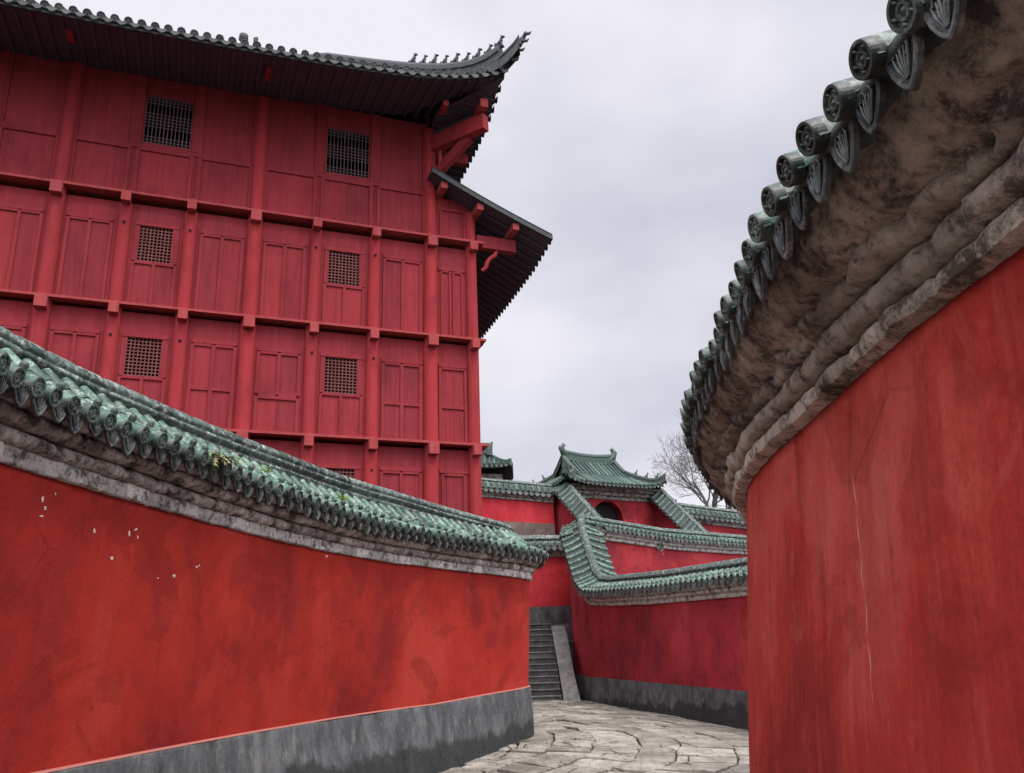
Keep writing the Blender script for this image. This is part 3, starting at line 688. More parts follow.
# ------------------------------------------------------------------ paving
def in_left(x, y):
    i = int(np.argmin((LEFT_C[:, 0] - x) ** 2 + (LEFT_C[:, 1] - y) ** 2))
    return (x - LEFT_C[i, 0]) * LEFT_N[i, 0] + (y - LEFT_C[i, 1]) * LEFT_N[i, 1]
pv = MB(); cx, cy = -3.2, 18.6
def warp(rr, a):
    rr = rr + .10 * mnoise.noise(Vector((rr * .9, a * 5, 1.3))) + .05 * mnoise.noise(Vector((rr * 3, a * 14, 5)))
    return cx + rr * math.cos(a), cy + rr * math.sin(a)
r0 = 2.2; row_i = 0
while r0 < 24:
    r1 = r0 + rnd(.55, 1.0); a = -2.6 + rnd(0, .1)
    while a < 1.9:
        w = rnd(.38, .95) / r0; b = a + w; gp = rnd(.03, .085)
        mx, my = warp((r0 + r1) / 2, (a + b) / 2)
        if -6 < my < 30.4 and mx < 9 and in_left(mx, my) > -.3:
            ga = gp / r0 * .5; gl, gh = rnd(.008, .032), rnd(.008, .032); top = []; N_ = 4
            sk0, sk1 = rnd(-.06, .06), rnd(-.06, .06)
            for k in range(N_ + 1): top.append((r0 + gl, lerp(a + ga, b - ga, k / N_) + sk0 * 0))
            for k in range(1, N_): top.append((lerp(r0 + gl, r1 - gh, k / N_), b - ga))
            for k in range(N_ + 1): top.append((r1 - gh, lerp(b - ga, a + ga, k / N_)))
            for k in range(1, N_): top.append((lerp(r1 - gh, r0 + gl, k / N_), a + ga))
            dz = rnd(-.026, .020); tx, ty = rnd(-.022, .022), rnd(-.022, .022); T_ = []; I_ = []; B_ = []
            cxx = sum(p[0] for p in top) / len(top); caa = sum(p[1] for p in top) / len(top)
            for rr, aa in top:
                x, y = warp(rr, aa); jx, jy = .03 * mnoise.noise(Vector((x * 9, y * 9, 2))), .03 * mnoise.noise(Vector((x * 9, y * 9, 7)))
                x += jx; y += jy; z = gz(x, y) + .03 + dz + tx * (x - mx) + ty * (y - my)
                xi, yi = warp(lerp(rr, cxx, .05), lerp(aa, caa, .05))
                B_.append((x, y, z - .09)); T_.append((x, y, z - .014)); I_.append((xi, yi, z))
            n = len(T_); pv.grid([B_, T_, I_], True, False, rnd()); pv.add(I_, [list(range(n))], False, pv.t[-1])
        a = b
    r0 = r1; row_i += 1
path = pv.build('path', 'paving'); path['kind'] = 'structure'

# ------------------------------------------------------------------ stone steps
stp = thing('stone_steps', 'dark stone steps rising between two red walls at the end of the path', 'steps', (0.5, 31, .2))
NS = 13; y0, y1, z0, z1 = 30.0, 33.6, .16, 2.80
for k in range(NS):
    ya, zt = lerp(y0, y1, k / NS), lerp(z0, z1, (k + 1) / NS); m = MB(); rr = (z1 - z0) / NS
    xl, xr = -2.6, 1.30 - .012 * k
    yy = ya + rnd(-.015, .015)
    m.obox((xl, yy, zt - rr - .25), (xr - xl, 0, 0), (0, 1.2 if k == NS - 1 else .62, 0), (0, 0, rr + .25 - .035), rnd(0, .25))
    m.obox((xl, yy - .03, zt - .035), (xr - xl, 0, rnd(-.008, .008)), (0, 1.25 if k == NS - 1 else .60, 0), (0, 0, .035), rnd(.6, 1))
    m.build('step', 'step', stp)
m = MB()
sl = [(1.36, 1.92, 29.75, .10), (1.34, 1.86, 30.2, .52), (1.30, 1.80, 31.2, 1.12), (1.20, 1.72, 32.6, 2.30), (1.18, 1.66, 33.6, 2.72), (1.17, 1.62, 34.0, 2.75)]
m.grid([[(a, y, z - 1.2), (a, y, z), (b, y, z + .02), (b, y, z - 1.2)] for a, b, y, z in sl], False, False)
m.add([(1.36, 29.75, -1), (1.36, 29.75, .10), (1.92, 29.75, .12), (1.92, 29.75, -1)], [(0, 1, 2, 3)])
m.build('side_slab', 'slab', stp)
m = MB(); m.obox((-6, 33.55, 1.5), (8.2, 0, 0), (0, 2.2, 0), (0, 0, 1.27)); tr = m.build('terrace', 'step'); tr['kind'] = 'structure'

# ------------------------------------------------------------------ tower
YAW = .371
EX = Vector((math.cos(YAW), math.sin(YAW), 0)); NO = Vector((math.sin(YAW), -math.cos(YAW), 0)); TC = Vector((-1.001, 23.272, 0))
def TP(s, z, d): return TC + EX * s + NO * d + Vector((0, 0, z))
tower = thing('timber_tower', 'tall red timber tower of stacked storeys with lattice windows and upturned dark eaves', 'tower', TP(-6, .6, -3))
def tbox(mb, s0, s1, z0, z1, d0, d1, tint=.5):
    mb.obox(TP(s0, z0, d0), EX * (s1 - s0), NO * (d1 - d0), Vector((0, 0, z1 - z0)), tint)
COLS = [-16.05, -14.45, -12.85, -11.25, -9.64, -8.03, -6.38, -4.72, -3.05, -1.38, -.12]
FZ = [13.488, 10.353, 7.218, 4.083]
BIG = {0, 3, 6, 9}
DEEP = 9.0
# columns
for i, s in enumerate(COLS):
    m = MB(); top = 17.3 if i in BIG else 13.3
    if i == 10: top = 14.6
    r = .225 if i in BIG else .195
    jit = rnd(-.015, .015)
    zz = [.3, 3.9, 7.0, 10.2, 13.3] + ([16.5, top] if top > 16 else ([top] if top > 13.4 else []))
    pts = []; rad = []
    for z in zz:
        pts.append(TP(s + jit * math.sin(z), z, .0)); rad.append(r * (1.03 - .012 * z) if z < 13.4 else r * .80)
    m.tube(pts, rad, 14, True, True, rnd(.4, 1)); col = m.build('column', 'paint_col', tower)
    if i not in BIG and 3 < i < 10:
        for fz in FZ[:3]:
            pg = MB(); pg.tube([TP(s, fz - .78, .12), TP(s, fz - .78, .205)], .035, 8, True, True, .2)
            sub('peg', pg, 'dark', col, tower)
# ledges and floor beams
for fz in FZ:
    m = MB(); tbox(m, -17.2, .22, fz + .03, fz + .095, -.5, .27, .6); m.build('floor_ledge', 'paint_block', tower)
    m = MB(); tbox(m, -17.1, -.07, fz - .34, fz + .028, -.5, -.36, .3); m.build('floor_beam', 'paint', tower)
    for i, s in enumerate(COLS):
        w = .115 if i not in BIG else .14
        m = MB(); b0 = rnd(-.02, .02)
        h2 = .21 if i not in BIG else .25
        tbox(m, s - w + b0, s + w + b0, fz - .04 - h2, fz + .028, .05, .40 + rnd(-.03, .03), rnd(.5, 1))
        m.build('beam_end', 'paint_block', tower)

FR = .042
def rails(mb, ss, zz, w=.07, d=FR, tint=.6):
    """frame: stiles at ss, rails at zz"""
    for s in ss: tbox(mb, s - w / 2, s + w / 2, zz[0], zz[-1], 0, d, tint + rnd(-.15, .15))
    for z in zz:
        for a, b in zip(ss, ss[1:]): tbox(mb, a + w / 2, b - w / 2, z - w / 2, z + w / 2, 0, d - .004, tint + rnd(-.15, .15))
def boards(mb, s0, s1, z0, z1, n=3):
    """plank backing with hairline gaps"""
    for k in range(n):
        a, b = lerp(s0, s1, k / n), lerp(s0, s1, (k + 1) / n)
        tbox(mb, a + .003, b - .003, z0, z1, -.07, rnd(-.004, .004), rnd(.25, .95))
def lattice(part, s0, s1, z0, z1, nx, nz, mat='lattice'):
    m = MB(); w = (s1 - s0) / nx * .28
    for k in range(nx + 1): q = lerp(s0, s1, k / nx); tbox(m, q - w / 2, q + w / 2, z0, z1, -.035, -.005, rnd(.3, .9))
    for k in range(nz + 1): q = lerp(z0, z1, k / nz); tbox(m, s0, s1, q - w / 2, q + w / 2, -.03, .0, rnd(.3, .9))
    sub('lattice', m, mat, part, tower)
def infill(kind, i, fz, z0, zt, zfr):
    a, b = COLS[i], COLS[i + 1]; m = MB(); p0, p1 = a + .36, b - .36
    if b - a < 1.4: p0, p1 = a + .33, b - .30
    pm = (p0 + p1) / 2
    tbox(m, a, b, zt + .10, zfr, -.06, -.004, rnd(.3, .7))        # frieze board
    for sgn, q in ((1, a), (-1, b)):                               # strips beside the columns
        lo, hi = sorted((q, (p0 - .10) if sgn > 0 else (p1 + .10))); tbox(m, lo, hi, z0, zt + .10, -.06, -.008, rnd(.3, .7))
    tbox(m, p0 - .10, p1 + .10, zt, zt + .10, -.06, .045, rnd(.5, .8))
    if kind == 'lattice':
        zw = zt - 1.0; s0_, s1_ = p0 + .02, p1 - .06
        tbox(m, p0 - .10, s0_, zw - .02, zt, -.06, .03, .5); tbox(m, s1_, p1 + .10, zw - .02, zt, -.06, .03, .5)
        boards(m, p0 - .10, p1 + .10, z0, zw - .02, 2)
        rails(m, [p0 - .07, pm, p1 + .07], [z0 + .03, zw - .06], .075)
        o = m.build('window', 'paint', tower); lattice(o, s0_, s1_, zw, zt, 9, 11)
    else:
        boards(m, p0 - .10, p1 + .10, z0, zt, random.choice((2, 2, 2, 4)))
        ss = [p0 - .06, pm, p1 + .06]; zmid = z0 + (zt - z0) * .47
        if kind == 'two': rails(m, ss, [z0 + .03, zt - .03], .08)
        if kind == 'four': rails(m, ss, [z0 + .03, zmid, zt - .03], .09)
        if kind == 'two_one':
            rails(m, ss, [zmid, zt - .03], .085); rails(m, [ss[0], ss[2]], [z0 + .03, zmid - .085], .085)
        if kind == 'stacked': rails(m, [ss[0], ss[2]], [z0 + .03, zmid, zt - .03], .085)
        if kind == 'narrow': rails(m, [p0, p0 + (p1 - p0) * .42, p0 + (p1 - p0) * .58, p1], [z0 + .03, zt - .03], .06)
        if kind == 'one': rails(m, [p0, p1], [z0 + .03, zt - .03], .085)
        m.build('door_panel', 'paint', tower)
KIND = {0: ['two', 'lattice', 'two', 'two', 'lattice', 'two', 'two', 'lattice', 'two', 'narrow'],
        1: ['four', 'lattice', 'two_one', 'two', 'lattice', 'four', 'two_one', 'lattice', 'four', 'stacked'],
        2: ['two', 'lattice', 'two', 'two', 'lattice', 'two', 'two', 'lattice', 'two', 'one']}
for lv in range(3):
    for i in range(10): infill(KIND[lv][i], i, FZ[lv], FZ[lv + 1] + .10, FZ[lv] - .74 - (.17 if lv == 0 and i == 9 else 0) - (.06 if lv == 1 and i >= 6 else 0), FZ[lv] - (.13 if lv == 0 else .07))
m = MB(); tbox(m, -17.0, 0, .2, FZ[3] - .25, -.06, 0, .5); m.build('lower_wall', 'paint', tower)
# top storey: three tall boards to a bay, small barred window in the middle one
for i in (0, 3, 6):
    a, b = COLS[i], COLS[i + 3]; z0 = FZ[0] + .10; zs = 15.08
    cuts = [a, COLS[i + 1] + .02, COLS[i + 2] - .02, b]
    for k in range(3):
        m = MB(); s0, s1 = cuts[k] + (.26 if k == 0 else .17), cuts[k + 1] - (.26 if k == 2 else .17)
        boards(m, s0 - .17, s1 + .17, z0, zs, random.choice((1, 1, 2)))
        tbox(m, s0 - .17, s1 + .17, zs - .03, zs + .09, -.05, .035, .6)
        rails(m, [s0 - .06, s1 + .06], [z0 + .06, zs - .05], .09, .05)
        for q in (s0 - .10, s1 + .10): tbox(m, q - .07, q + .07, zs + .09, 17.5, -.05, .045, rnd(.4, .8))
        if k == 1:
            w0, w1 = s0 + .02, s1 - .02
            tbox(m, s0 - .03, w0, zs + .09, 17.5, -.06, .0, .5); tbox(m, w1, s1 + .03, zs + .09, 17.5, -.06, .0, .5)
            boards(m, w0, w1, 16.82, 17.5, 1); tbox(m, w0, w1, 16.74, 16.82, -.05, .03, .5); tbox(m, w0, w1, zs + .09, zs + .17, -.05, .03, .5)
            o = m.build('window', 'paint', tower)
            q = MB()
            for e in range(13): x_ = lerp(w0, w1, e / 12); tbox(q, x_ - .011, x_ + .011, 15.25, 16.74, -.035, -.005, rnd(.3, .9))
            for e in (0, .06, .13, .36, .43, .5, .57, .64, .87, .94, 1): z_ = lerp(15.27, 16.72, e); tbox(q, w0, w1, z_ - .009, z_ + .009, -.03, .0, rnd(.3, .9))
            sub('lattice', q, 'lattice_top', o, tower)
        else:
            boards(m, s0 - .03, s1 + .03, zs + .09, 17.5, random.choice((1, 2))); m.build('wall_panel', 'paint', tower)
# part of the front under the lower roof
m = MB(); boards(m, -1.2, 0, FZ[0] + .10, 15.0, 3); rails(m, [-1.05, -.30], [FZ[0] + .16, 14.62], .09); m.build('wall_panel', 'paint', tower)
# side, back and inner faces
m = MB()
tbox(m, -.06, 0, .2, 14.2, -DEEP, -.05, .5); tbox(m, -17.0, -16.94, .2, 18.3, -DEEP, -.05, .5); tbox(m, -17, 0, .2, 18.3, -DEEP - .06, -DEEP, .5)
tbox(m, -1.44, -1.38, 14.2, 18.4, -DEEP, -.05, .5)
m.build('side_wall', 'paint', tower)
for d in (-1.6, -3.2, -4.8, -6.4, -8.0):
    m = MB(); m.tube([TP(0, .3, d), TP(0, 13.8, d)], .17, 10, True, True, rnd(.4, 1)); m.build('column', 'paint_col', tower)
for fz in FZ:
    m = MB(); tbox(m, 0, .24, fz + .03, fz + .095, -DEEP, -.05, .6); m.build('floor_ledge', 'paint_block', tower)

# --- generic hipped / hip-and-gable roof in a frame
def hip_roof(root, FP, side_dirs, rect, zfun, P):
    """FP(s, z, d) -> world; rect = s0, s1, d0 (back), d1 (front)"""
    s0, s1, d0, d1 = rect; ex_, no_ = side_dirs; gi = P['gable']
    def u_of(s, d):
        uf = min(d1 - d, d - d0); us = min(s - s0, s1 - s)
        return (uf if us > gi else min(uf, us)), uf, us
    Z = lambda s, d: zfun(s, d, *u_of(s, d))
    mid = (d1 - d0) / 2
    ss = sorted(set([round(v, 4) for v in list(np.arange(s0, s1, P['step'])) + [s1, s0 + gi - .001, s0 + gi + .001, s1 - gi - .001, s1 - gi + .001]]))
    ds = list(np.linspace(d0, d1, P['nd']))
    m = MB(); rows = [[FP(s, Z(s, d), d) for d in ds] for s in ss]; m.grid(rows, False, False, .3)
    low = [[FP(s, Z(s, d) - P['thick'], d) for d in ds] for s in ss]
    b1 = [rows[0][j] for j in range(len(ds))]
    for A, B in ((rows[0], low[0]), (rows[-1], low[-1]), ([r[0] for r in rows], [r[0] for r in low]), ([r[-1] for r in rows], [r[-1] for r in low])): m.grid([A, B], False, False, .3)
    m.build('roof_bed', P['pan'], root)
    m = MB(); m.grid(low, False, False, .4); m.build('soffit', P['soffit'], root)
    rows_m, caps = MB(), MB(); r = P['r']; up = Vector((0, 0, .012))
    def row(fn, umax, side_v, outv):
        n = max(2, int(umax / .5) + 1)
        pts = [fn(u) for u in np.linspace(umax, -.06, max(4, n + 2))]
        tile_row(rows_m, [p + up for p in pts], side_v, r, max(1, int(umax / P['tl'])), 5)
        dd = (pts[-1] - pts[-2]).normalized()
        eave_cap(caps, pts[-1] + up + dd * .02 + Vector((0, 0, r * .15)), dd + Vector(outv) * .5, (0, 0, 1), r * 1.12, 9, rnd(), False)
        sv = Vector(side_v).normalized()
        drip_tile(caps, pts[-1] + sv * P['sp'] * .5, outv, sv, P['sp'] * .8, P['drip'], rnd(), .2, False)
    for s in np.arange(s0 + P['sp'] * .5, s1, P['sp']):
        us = min(s - s0, s1 - s); um = mid if us > gi else min(us, mid)
        if um < .15: um = .15
        row(lambda u: FP(s, Z(s, d1 - max(u, .0)) , d1 - u), um, ex_, no_)
        if P.get('back'): row(lambda u: FP(s, Z(s, d0 + max(u, 0)), d0 + u), um, ex_, -no_)
    for d in np.arange(d0 + P['sp'] * .5, d1, P['sp']):
        um = min(min(d1 - d, d - d0), gi)
        if um < .15: um = .15
        for sg in P['sides']:
            if sg > 0: row(lambda u: FP(s1 - u, Z(s1 - max(u, 0), d), d), um, no_, ex_)
            else: row(lambda u: FP(s0 + u, Z(s0 + max(u, 0), d), d), um, no_, -ex_)
    rows_m.build('barrel_tiles', P['tile'], root); caps.build('eave_tiles', P['end'], root)
    return Z
def ridge_bar(mb, pts, hgt, w, tint=.5, lift=0.0):
    """raised ridge following pts"""
    pts = [Vector(p) for p in pts]; rows = []
    for i, p in enumerate(pts):
        d = (pts[min(i + 1, len(pts) - 1)] - pts[max(0, i - 1)]); d.z = 0
        sv = Vector((d.y, -d.x, 0)).normalized(); z = Vector((0, 0, 1))
        pr = [(w * .6, -.12), (w * .6, hgt * .25), (w * .42, hgt * .3), (w * .42, hgt * .6), (w * .55, hgt * .65), (w * .5, hgt * .85), (w * .25, hgt), (-w * .25, hgt), (-w * .5, hgt * .85), (-w * .55, hgt * .65), (-w * .42, hgt * .6), (-w * .42, hgt * .3), (-w * .6, hgt * .25), (-w * .6, -.12)]
        rows.append([p + sv * a + z * (b + lift) for a, b in pr])
    mb.grid(rows, False, False, tint); mb.add(rows[0], [list(range(14))], False, tint); mb.add(rows[-1], [list(range(14))[::-1]], False, tint)
def beast(p, fwd, k, up=Vector((0, 0, 1))):
    """small seated ridge animal facing fwd"""
    m = MB(); f = Vector(fwd).normalized(); s_ = f.cross(up)
    P_ = lambda a, b, c=0: Vector(p) + f * a * k + up * b * k + s_ * c * k
    m.tube([P_(-.30, .02), P_(-.22, .16), P_(-.02, .34), P_(.12, .58), P_(.14, .74), P_(.20, .84), P_(.34, .80), P_(.42, .74)], [x * k for x in (.10, .17, .19, .14, .10, .12, .09, .04)], 8, True, True, rnd())
    for c in (-.09, .09):
        m.tube([P_(.08, .42, c), P_(.16, .2, c), P_(.18, .0, c)], [.07 * k, .05 * k, .06 * k], 6, True, True, .4)
        m.tube([P_(.14, .9, c * .8), P_(.10, 1.02, c * .9)], [.04 * k, .012 * k], 5, True, True, .4)
    m.tube([P_(-.28, .08), P_(-.42, .22), P_(-.40, .42), P_(-.30, .5)], [.07 * k, .06 * k, .06 * k, .02 * k], 6, True, True, .4)
    m.obox(P_(-.3, -.06, -.14), f * .62 * k, s_ * .28 * k, up * .08 * k, .4)
    return m

RS, RD = .15, 2.40
def zup(s, d, u, uf, us):
    ur = max(0, RS - s); f = max(0, RD - d)
    lift = .6 * math.exp(-(ur + f) / 1.2) + .62 * math.exp(-ur / 5) * math.exp(-f / 1.5)
    ul = s + 19.0; lift += .5 * math.exp(-(ul + f) / 1.3)
    return 17.0 + .72 * min(u, 4.5) + .35 * max(0, u - 4.5) + lift
ZU = hip_roof(tower, TP, (EX, NO), (-19.0, RS, -DEEP - 2.0, RD), zup, dict(gable=3.4, step=.45, nd=27, thick=.16, pan='tower_tile', soffit='soffit', tile='tower_tile', end='tower_tile', r=.095, sp=.31, tl=1.2, drip=.15, sides=(1,)))
# rafters under the eaves
m = MB()
for s in np.arange(-17.5, .3, .34):
    us = RS - s
    for k in range(2):
        da, db = (2.34, 1.2) if k == 0 else (1.2, -.05)
        zs_ = lambda d: ZU(s, 2.3) - .225 + .16 * (2.3 - d); pa, pb = TP(s, zs_(da), da), TP(s, zs_(db), db); dv = pb - pa
        m.obox(pa - EX * .045, EX * .09, dv, Vector((0, 0, .035)), rnd())
for d in np.arange(-8.8, 2.0, .34):
    pa, pb = TP(.09, ZU(.09, d) - .26, d), TP(max(-1.4, .15 - (2.4 - d)), ZU(.09, d) - .05 - .14 * (1 - min(1, (2.4 - d) / 1.55)), d)
    m.obox(pa - NO * .045, NO * .09, pb - pa, Vector((0, 0, .035)), rnd())
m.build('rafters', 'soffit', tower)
m = MB()      # boarded eave ceiling above the rafters
m.grid([[TP(s, ZU(s, 2.3) - .17 + .16 * (2.3 - d), d) for d in np.linspace(2.36, min(2.3, max(-.06, 2.4 - (.15 - s))), 3)] for s in list(np.linspace(-18, -2.4, 30)) + list(np.linspace(-2.2, .1, 9))], False, False)
m.grid([[TP(s, lerp(ZU(.09, min(d, 2.2)) - .165, ZU(.09, min(d, 2.2)) + .045, (.09 - s) / 1.49), d) for s in (.13, max(-1.4, min(.1, .15 - (2.4 - d))))] for d in np.linspace(-10, 2.36, 26)], False, False)
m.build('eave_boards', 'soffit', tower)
# purlin stubs poking at each big column and at the corner
for i in BIG:
    m = MB(); tbox(m, COLS[i] - .08, COLS[i] + .08, 17.0, 17.16, 1.3, 1.8, .5); m.build('purlin_end', 'paint', tower)
m = MB(); tbox(m, -.35, -.12, 17.15, 17.42, 1.2, 1.9, .9); m.build('purlin_end', 'paint_block', tower)
# hip ridge with beasts, upturned tip
hp = []
for u in np.linspace(6.2, 0, 22): hp.append(TP(RS - u, ZU(RS - u, RD - u), RD - u))
hp += [TP(.30, 18.38, 2.5), TP(.48, 18.60, 2.6), TP(.64, 18.86, 2.68)]
m = MB(); ridge_bar(m, hp[:22], .80, .34, .5); ridge_bar(m, hp[20:], .42, .28, .5)
m.tube([TP(.62, 18.95, 2.67), TP(.72, 19.14, 2.70), TP(.80, 19.30, 2.72), TP(.84, 19.46, 2.73)], [.10, .09, .06, .02], 7)
for q, zz in ((.5, 18.5), (.64, 18.78), (.74, 19.05), (.8, 19.28)):
    m.tube([TP(q - .06, zz, q + 2.0), TP(q + .10, zz + .02, q + 2.05), TP(q + .16, zz + .10, q + 2.07)], [.06, .045, .012], 6)
hip = m.build('hip_ridge', 'tower_tile', tower)
fw = (TP(1, 0, 1) - TP(0, 0, 0)).normalized()
for k in range(9):
    u = .02 + k * .265; p = TP(RS - u, ZU(RS - u, RD - u) + .78, RD - u)
    sub('ridge_beast', beast(p, fw, .36 if k % 2 else .40), 'tower_tile', hip, tower)
m = MB()
hp2 = [TP(s, ZU(s, -DEEP / 2 - .25) + .02, -DEEP / 2 - .25) for s in np.linspace(-15.5, -2.95, 14)]
ridge_bar(m, hp2, .3, .4); m.build('main_ridge', 'tower_tile', tower)
# small finials standing on the eave
m = MB(); pz = ZU(-7.1, 2.2)
m.tube([TP(-7.1, pz, 2.2), TP(-7.1, pz + .12, 2.2), TP(-7.1, pz + .2, 2.2), TP(-7.1, pz + .34, 2.2), TP(-7.1, pz + .40, 2.2)], [.08, .07, .13, .12, .03], 8)
m.tube([TP(-6.8, pz, 2.2), TP(-6.8, pz + .18, 2.2), TP(-6.79, pz + .3, 2.2), TP(-6.75, pz + .36, 2.2)], [.09, .05, .07, .03], 8)
m.build('eave_finial', 'tower_tile', tower)
# corner beam, strut and post under the upper roof
def beam(a, b, w, h, mat='paint_col', name='corner_beam', tint=.6):
    m = MB(); a, b = Vector(a), Vector(b); d = b - a; dh = Vector((d.x, d.y, 0)).normalized(); sv = Vector((dh.y, -dh.x, 0)); upv = sv.cross(d.normalized()) ; upv = -upv if upv.z < 0 else upv
    m.obox(a - sv * w / 2 - upv * h / 2, d, sv * w, upv * h, tint); return m.build(name, mat, tower)
beam(TP(-1.45, 16.75, -.1), TP(-.12, 16.8, 1.65), .28, .50)
beam(TP(-1.40, 15.5, .02), TP(-.45, 16.55, 1.1), .20, .28, 'paint', 'strut')
beam(TP(-1.4, 17.1, -.1), TP(-.3, 17.18, 1.2), .2, .22, 'soffit', 'upper_beam')
beam(TP(-1.4, 16.7, -.4), TP(-.05, 16.75, -.4), .22, .36, 'paint', 'side_beam')
m = MB(); m.tube([TP(-1.12, 15.6, .22), TP(-1.12, 18.2, .22)], .055, 8, True, True, .8); m.build('thin_post', 'paint_block', tower)
# --- lower roof over the end bay
def zlow(s, d):
    t = (s + 1.49) / 3.76
    return 15.54 - .44 * (s + 1.49) + .04 * math.sin(math.pi * min(1, max(0, t))) * -1.5 + t * interp(d, [(-9, -.80), (-6, -.72), (-3.3, -.56), (-1, -.36), (.2, -.10), (.65, .02)])
LS0, LS1, LD0, LD1 = -1.50, 2.26, -10.0, .62
ss = np.linspace(LS0, LS1, 12); ds = np.linspace(LD0, LD1, 28)
m = MB(); top = [[TP(s, zlow(s, d), d) for d in ds] for s in ss]; m.grid(top, False, False, .4)
bot = [[TP(s, zlow(s, d) - .10, d) for d in ds] for s in ss]
for A, B in ((top[-1], bot[-1]), ([r[-1] for r in top], [r[-1] for r in bot])): m.grid([A, B], False, False, .3)
lower = m.build('lower_roof', 'tower_tile', tower)
m = MB(); m.grid(bot, False, False, .3); sub('soffit', m, 'soffit', lower, tower)
m = MB(); caps = MB()
for d in np.arange(LD0 + .1, LD1, .27):
    pts = [TP(s, zlow(s, d) + .01, d) for s in np.linspace(LS0, LS1 + .03, 6)]
    tile_row(m, pts, NO, .09, 8, 5)
    dd = (pts[-1] - pts[-2]).normalized(); eave_cap(caps, pts[-1] + dd * .02 + Vector((0, 0, .01)), dd + EX * .4, (0, 0, 1), .10, 9, rnd(), False)
    drip_tile(caps, pts[-1] + NO * .135, EX, NO, .22, .15, rnd(), .2, False)
sub('barrel_tiles', m, 'tower_tile', lower, tower); sub('eave_tiles', caps, 'tower_tile', lower, tower)
m = MB(); vp = [TP(s, zlow(s, LD1) , LD1 - .02) for s in np.linspace(LS0, LS1 + .05, 9)]; ridge_bar(m, vp, .10, .16); sub('verge', m, 'tower_tile', lower, tower)
m = MB()
for d in np.arange(-9.6, .4, .34):
    pa, pb = TP(2.15, zlow(2.15, d) - .21, d), TP(-.1, zlow(-.1, d) - .21, d); m.obox(pa - NO * .045, NO * .09, pb - pa, Vector((0, 0, .035)), rnd())
sub('rafters', m, 'soffit', lower, tower)
for s in (-1.1, .02, 1.15):
    m = MB(); z = zlow(s, .5) - .34; tbox(m, s - .10, s + .10, z, z + .20, -.3, .60, .9); m.build('purlin_end', 'paint_block', tower)
m = MB(); tbox(m, .05, 1.32, 13.48, 13.88, -.12, .10, .4); m.build('outrigger_beam', 'paint', tower)
m = MB(); m.tube([TP(.72, 13.48, 0), TP(.66, 13.32, .0), TP(.5, 13.2, 0), TP(.40, 13.05, 0), TP(.36, 12.88, 0), TP(.22, 12.74, 0)], [.06, .07, .06, .07, .065, .05], 8, True, True, .6); m.build('curved_bracket', 'paint_col', tower)

# ------------------------------------------------------------------ gatehouse
GY = .5
GE = Vector((math.cos(GY), math.sin(GY), 0)); GN = Vector((math.sin(GY), -math.cos(GY), 0)); GC = Vector((5.12, 46.0, 0))
def GP(s, z, d): return GC + GE * s + GN * d + Vector((0, 0, z))
gate = thing('gatehouse', 'small red gatehouse with a dark arch under a green hipped roof with ridge ornaments', 'gatehouse', GP(0, 7, -1.5))
m = MB(); bs0, bs1, bz0, bz1 = -2.5, 2.85, 5.5, 9.62; ac, ar_, az = -.2, .98, 8.56; dep = 3.3
arc = [(ac + ar_ * math.cos(a), az + ar_ * math.sin(a)) for a in np.linspace(math.pi, 0, 17)]
hole = [(ac - ar_, bz0)] + arc + [(ac + ar_, bz0)]
front = [GP(s, z, 0) for s, z in hole]; back = [GP(s, z, -dep) for s, z in hole]; n = len(hole)
m.grid([front, back], False, True)
left_ = [(bs0, bz0), (bs0, bz1)]; rgt = [(bs1, bz1), (bs1, bz0)]
for d in (0, -dep):
    L_ = [GP(bs0, bz0, d)] + [GP(bs0, z, d) for z in np.linspace(az, bz1, 9)] + [GP(s, bz1, d) for s in np.linspace(bs0, ac, 9)[1:]]
    tl = [GP(*hole[0], d)] + [GP(*q, d) for q in arc[:9]]
    A = [GP(bs0, bz0, d), GP(bs0, az, d)] + [GP(lerp(bs0, ac, k / 8), bz1, d) for k in range(9)][0:9]
    B = [GP(*hole[0], d), GP(*arc[0], d)] + [GP(*arc[k], d) for k in range(0, 9)]
    m.grid([A, B], False, False)
    A = [GP(bs1, bz0, d), GP(bs1, az, d)] + [GP(lerp(bs1, ac, k / 8), bz1, d) for k in range(9)]
    B = [GP(*hole[-1], d), GP(*arc[-1], d)] + [GP(*arc[16 - k], d) for k in range(0, 9)]
    m.grid([A, B], False, False)
for s in (bs0, bs1): m.add([GP(s, bz0, 0), GP(s, bz1, 0), GP(s, bz1, -dep), GP(s, bz0, -dep)], [(0, 1, 2, 3)])
m.add([GP(bs0, bz1, 0), GP(bs1, bz1, 0), GP(bs1, bz1, -dep), GP(bs0, bz1, -dep)], [(0, 1, 2, 3)])
m.build('wall', 'plaster_far', gate)
m = MB(); m.obox(GP(ac - 1.2, bz0, -.5), GE * 2.4, GN * .1, Vector((0, 0, 4.0))); m.build('arch_shade_sheet', 'dark', gate)  # near-black sheet inside the arch; the passage's shade put into its colour
m = MB()
for o, za, zb in ((.08, 9.62, 9.76), (.02, 9.76, 9.84), (.14, 9.84, 9.98), (.06, 9.98, 10.06), (.24, 10.06, 10.2), (.36, 10.2, 10.32)):
    m.obox(GP(bs0 - o, za, -dep - o), GE * (bs1 - bs0 + 2 * o), GN * (dep + 2 * o), Vector((0, 0, zb - za - .002)), rnd())
m.build('cornice', 'cornice', gate)
gr = (-3.3, 3.05, -dep - .85, .85)
def zg(s, d, u, uf, us):
    e = .38 * math.exp(-(max(0, us) + max(0, uf)) / .55); return 10.28 + .40 * u + .125 * u * u + e
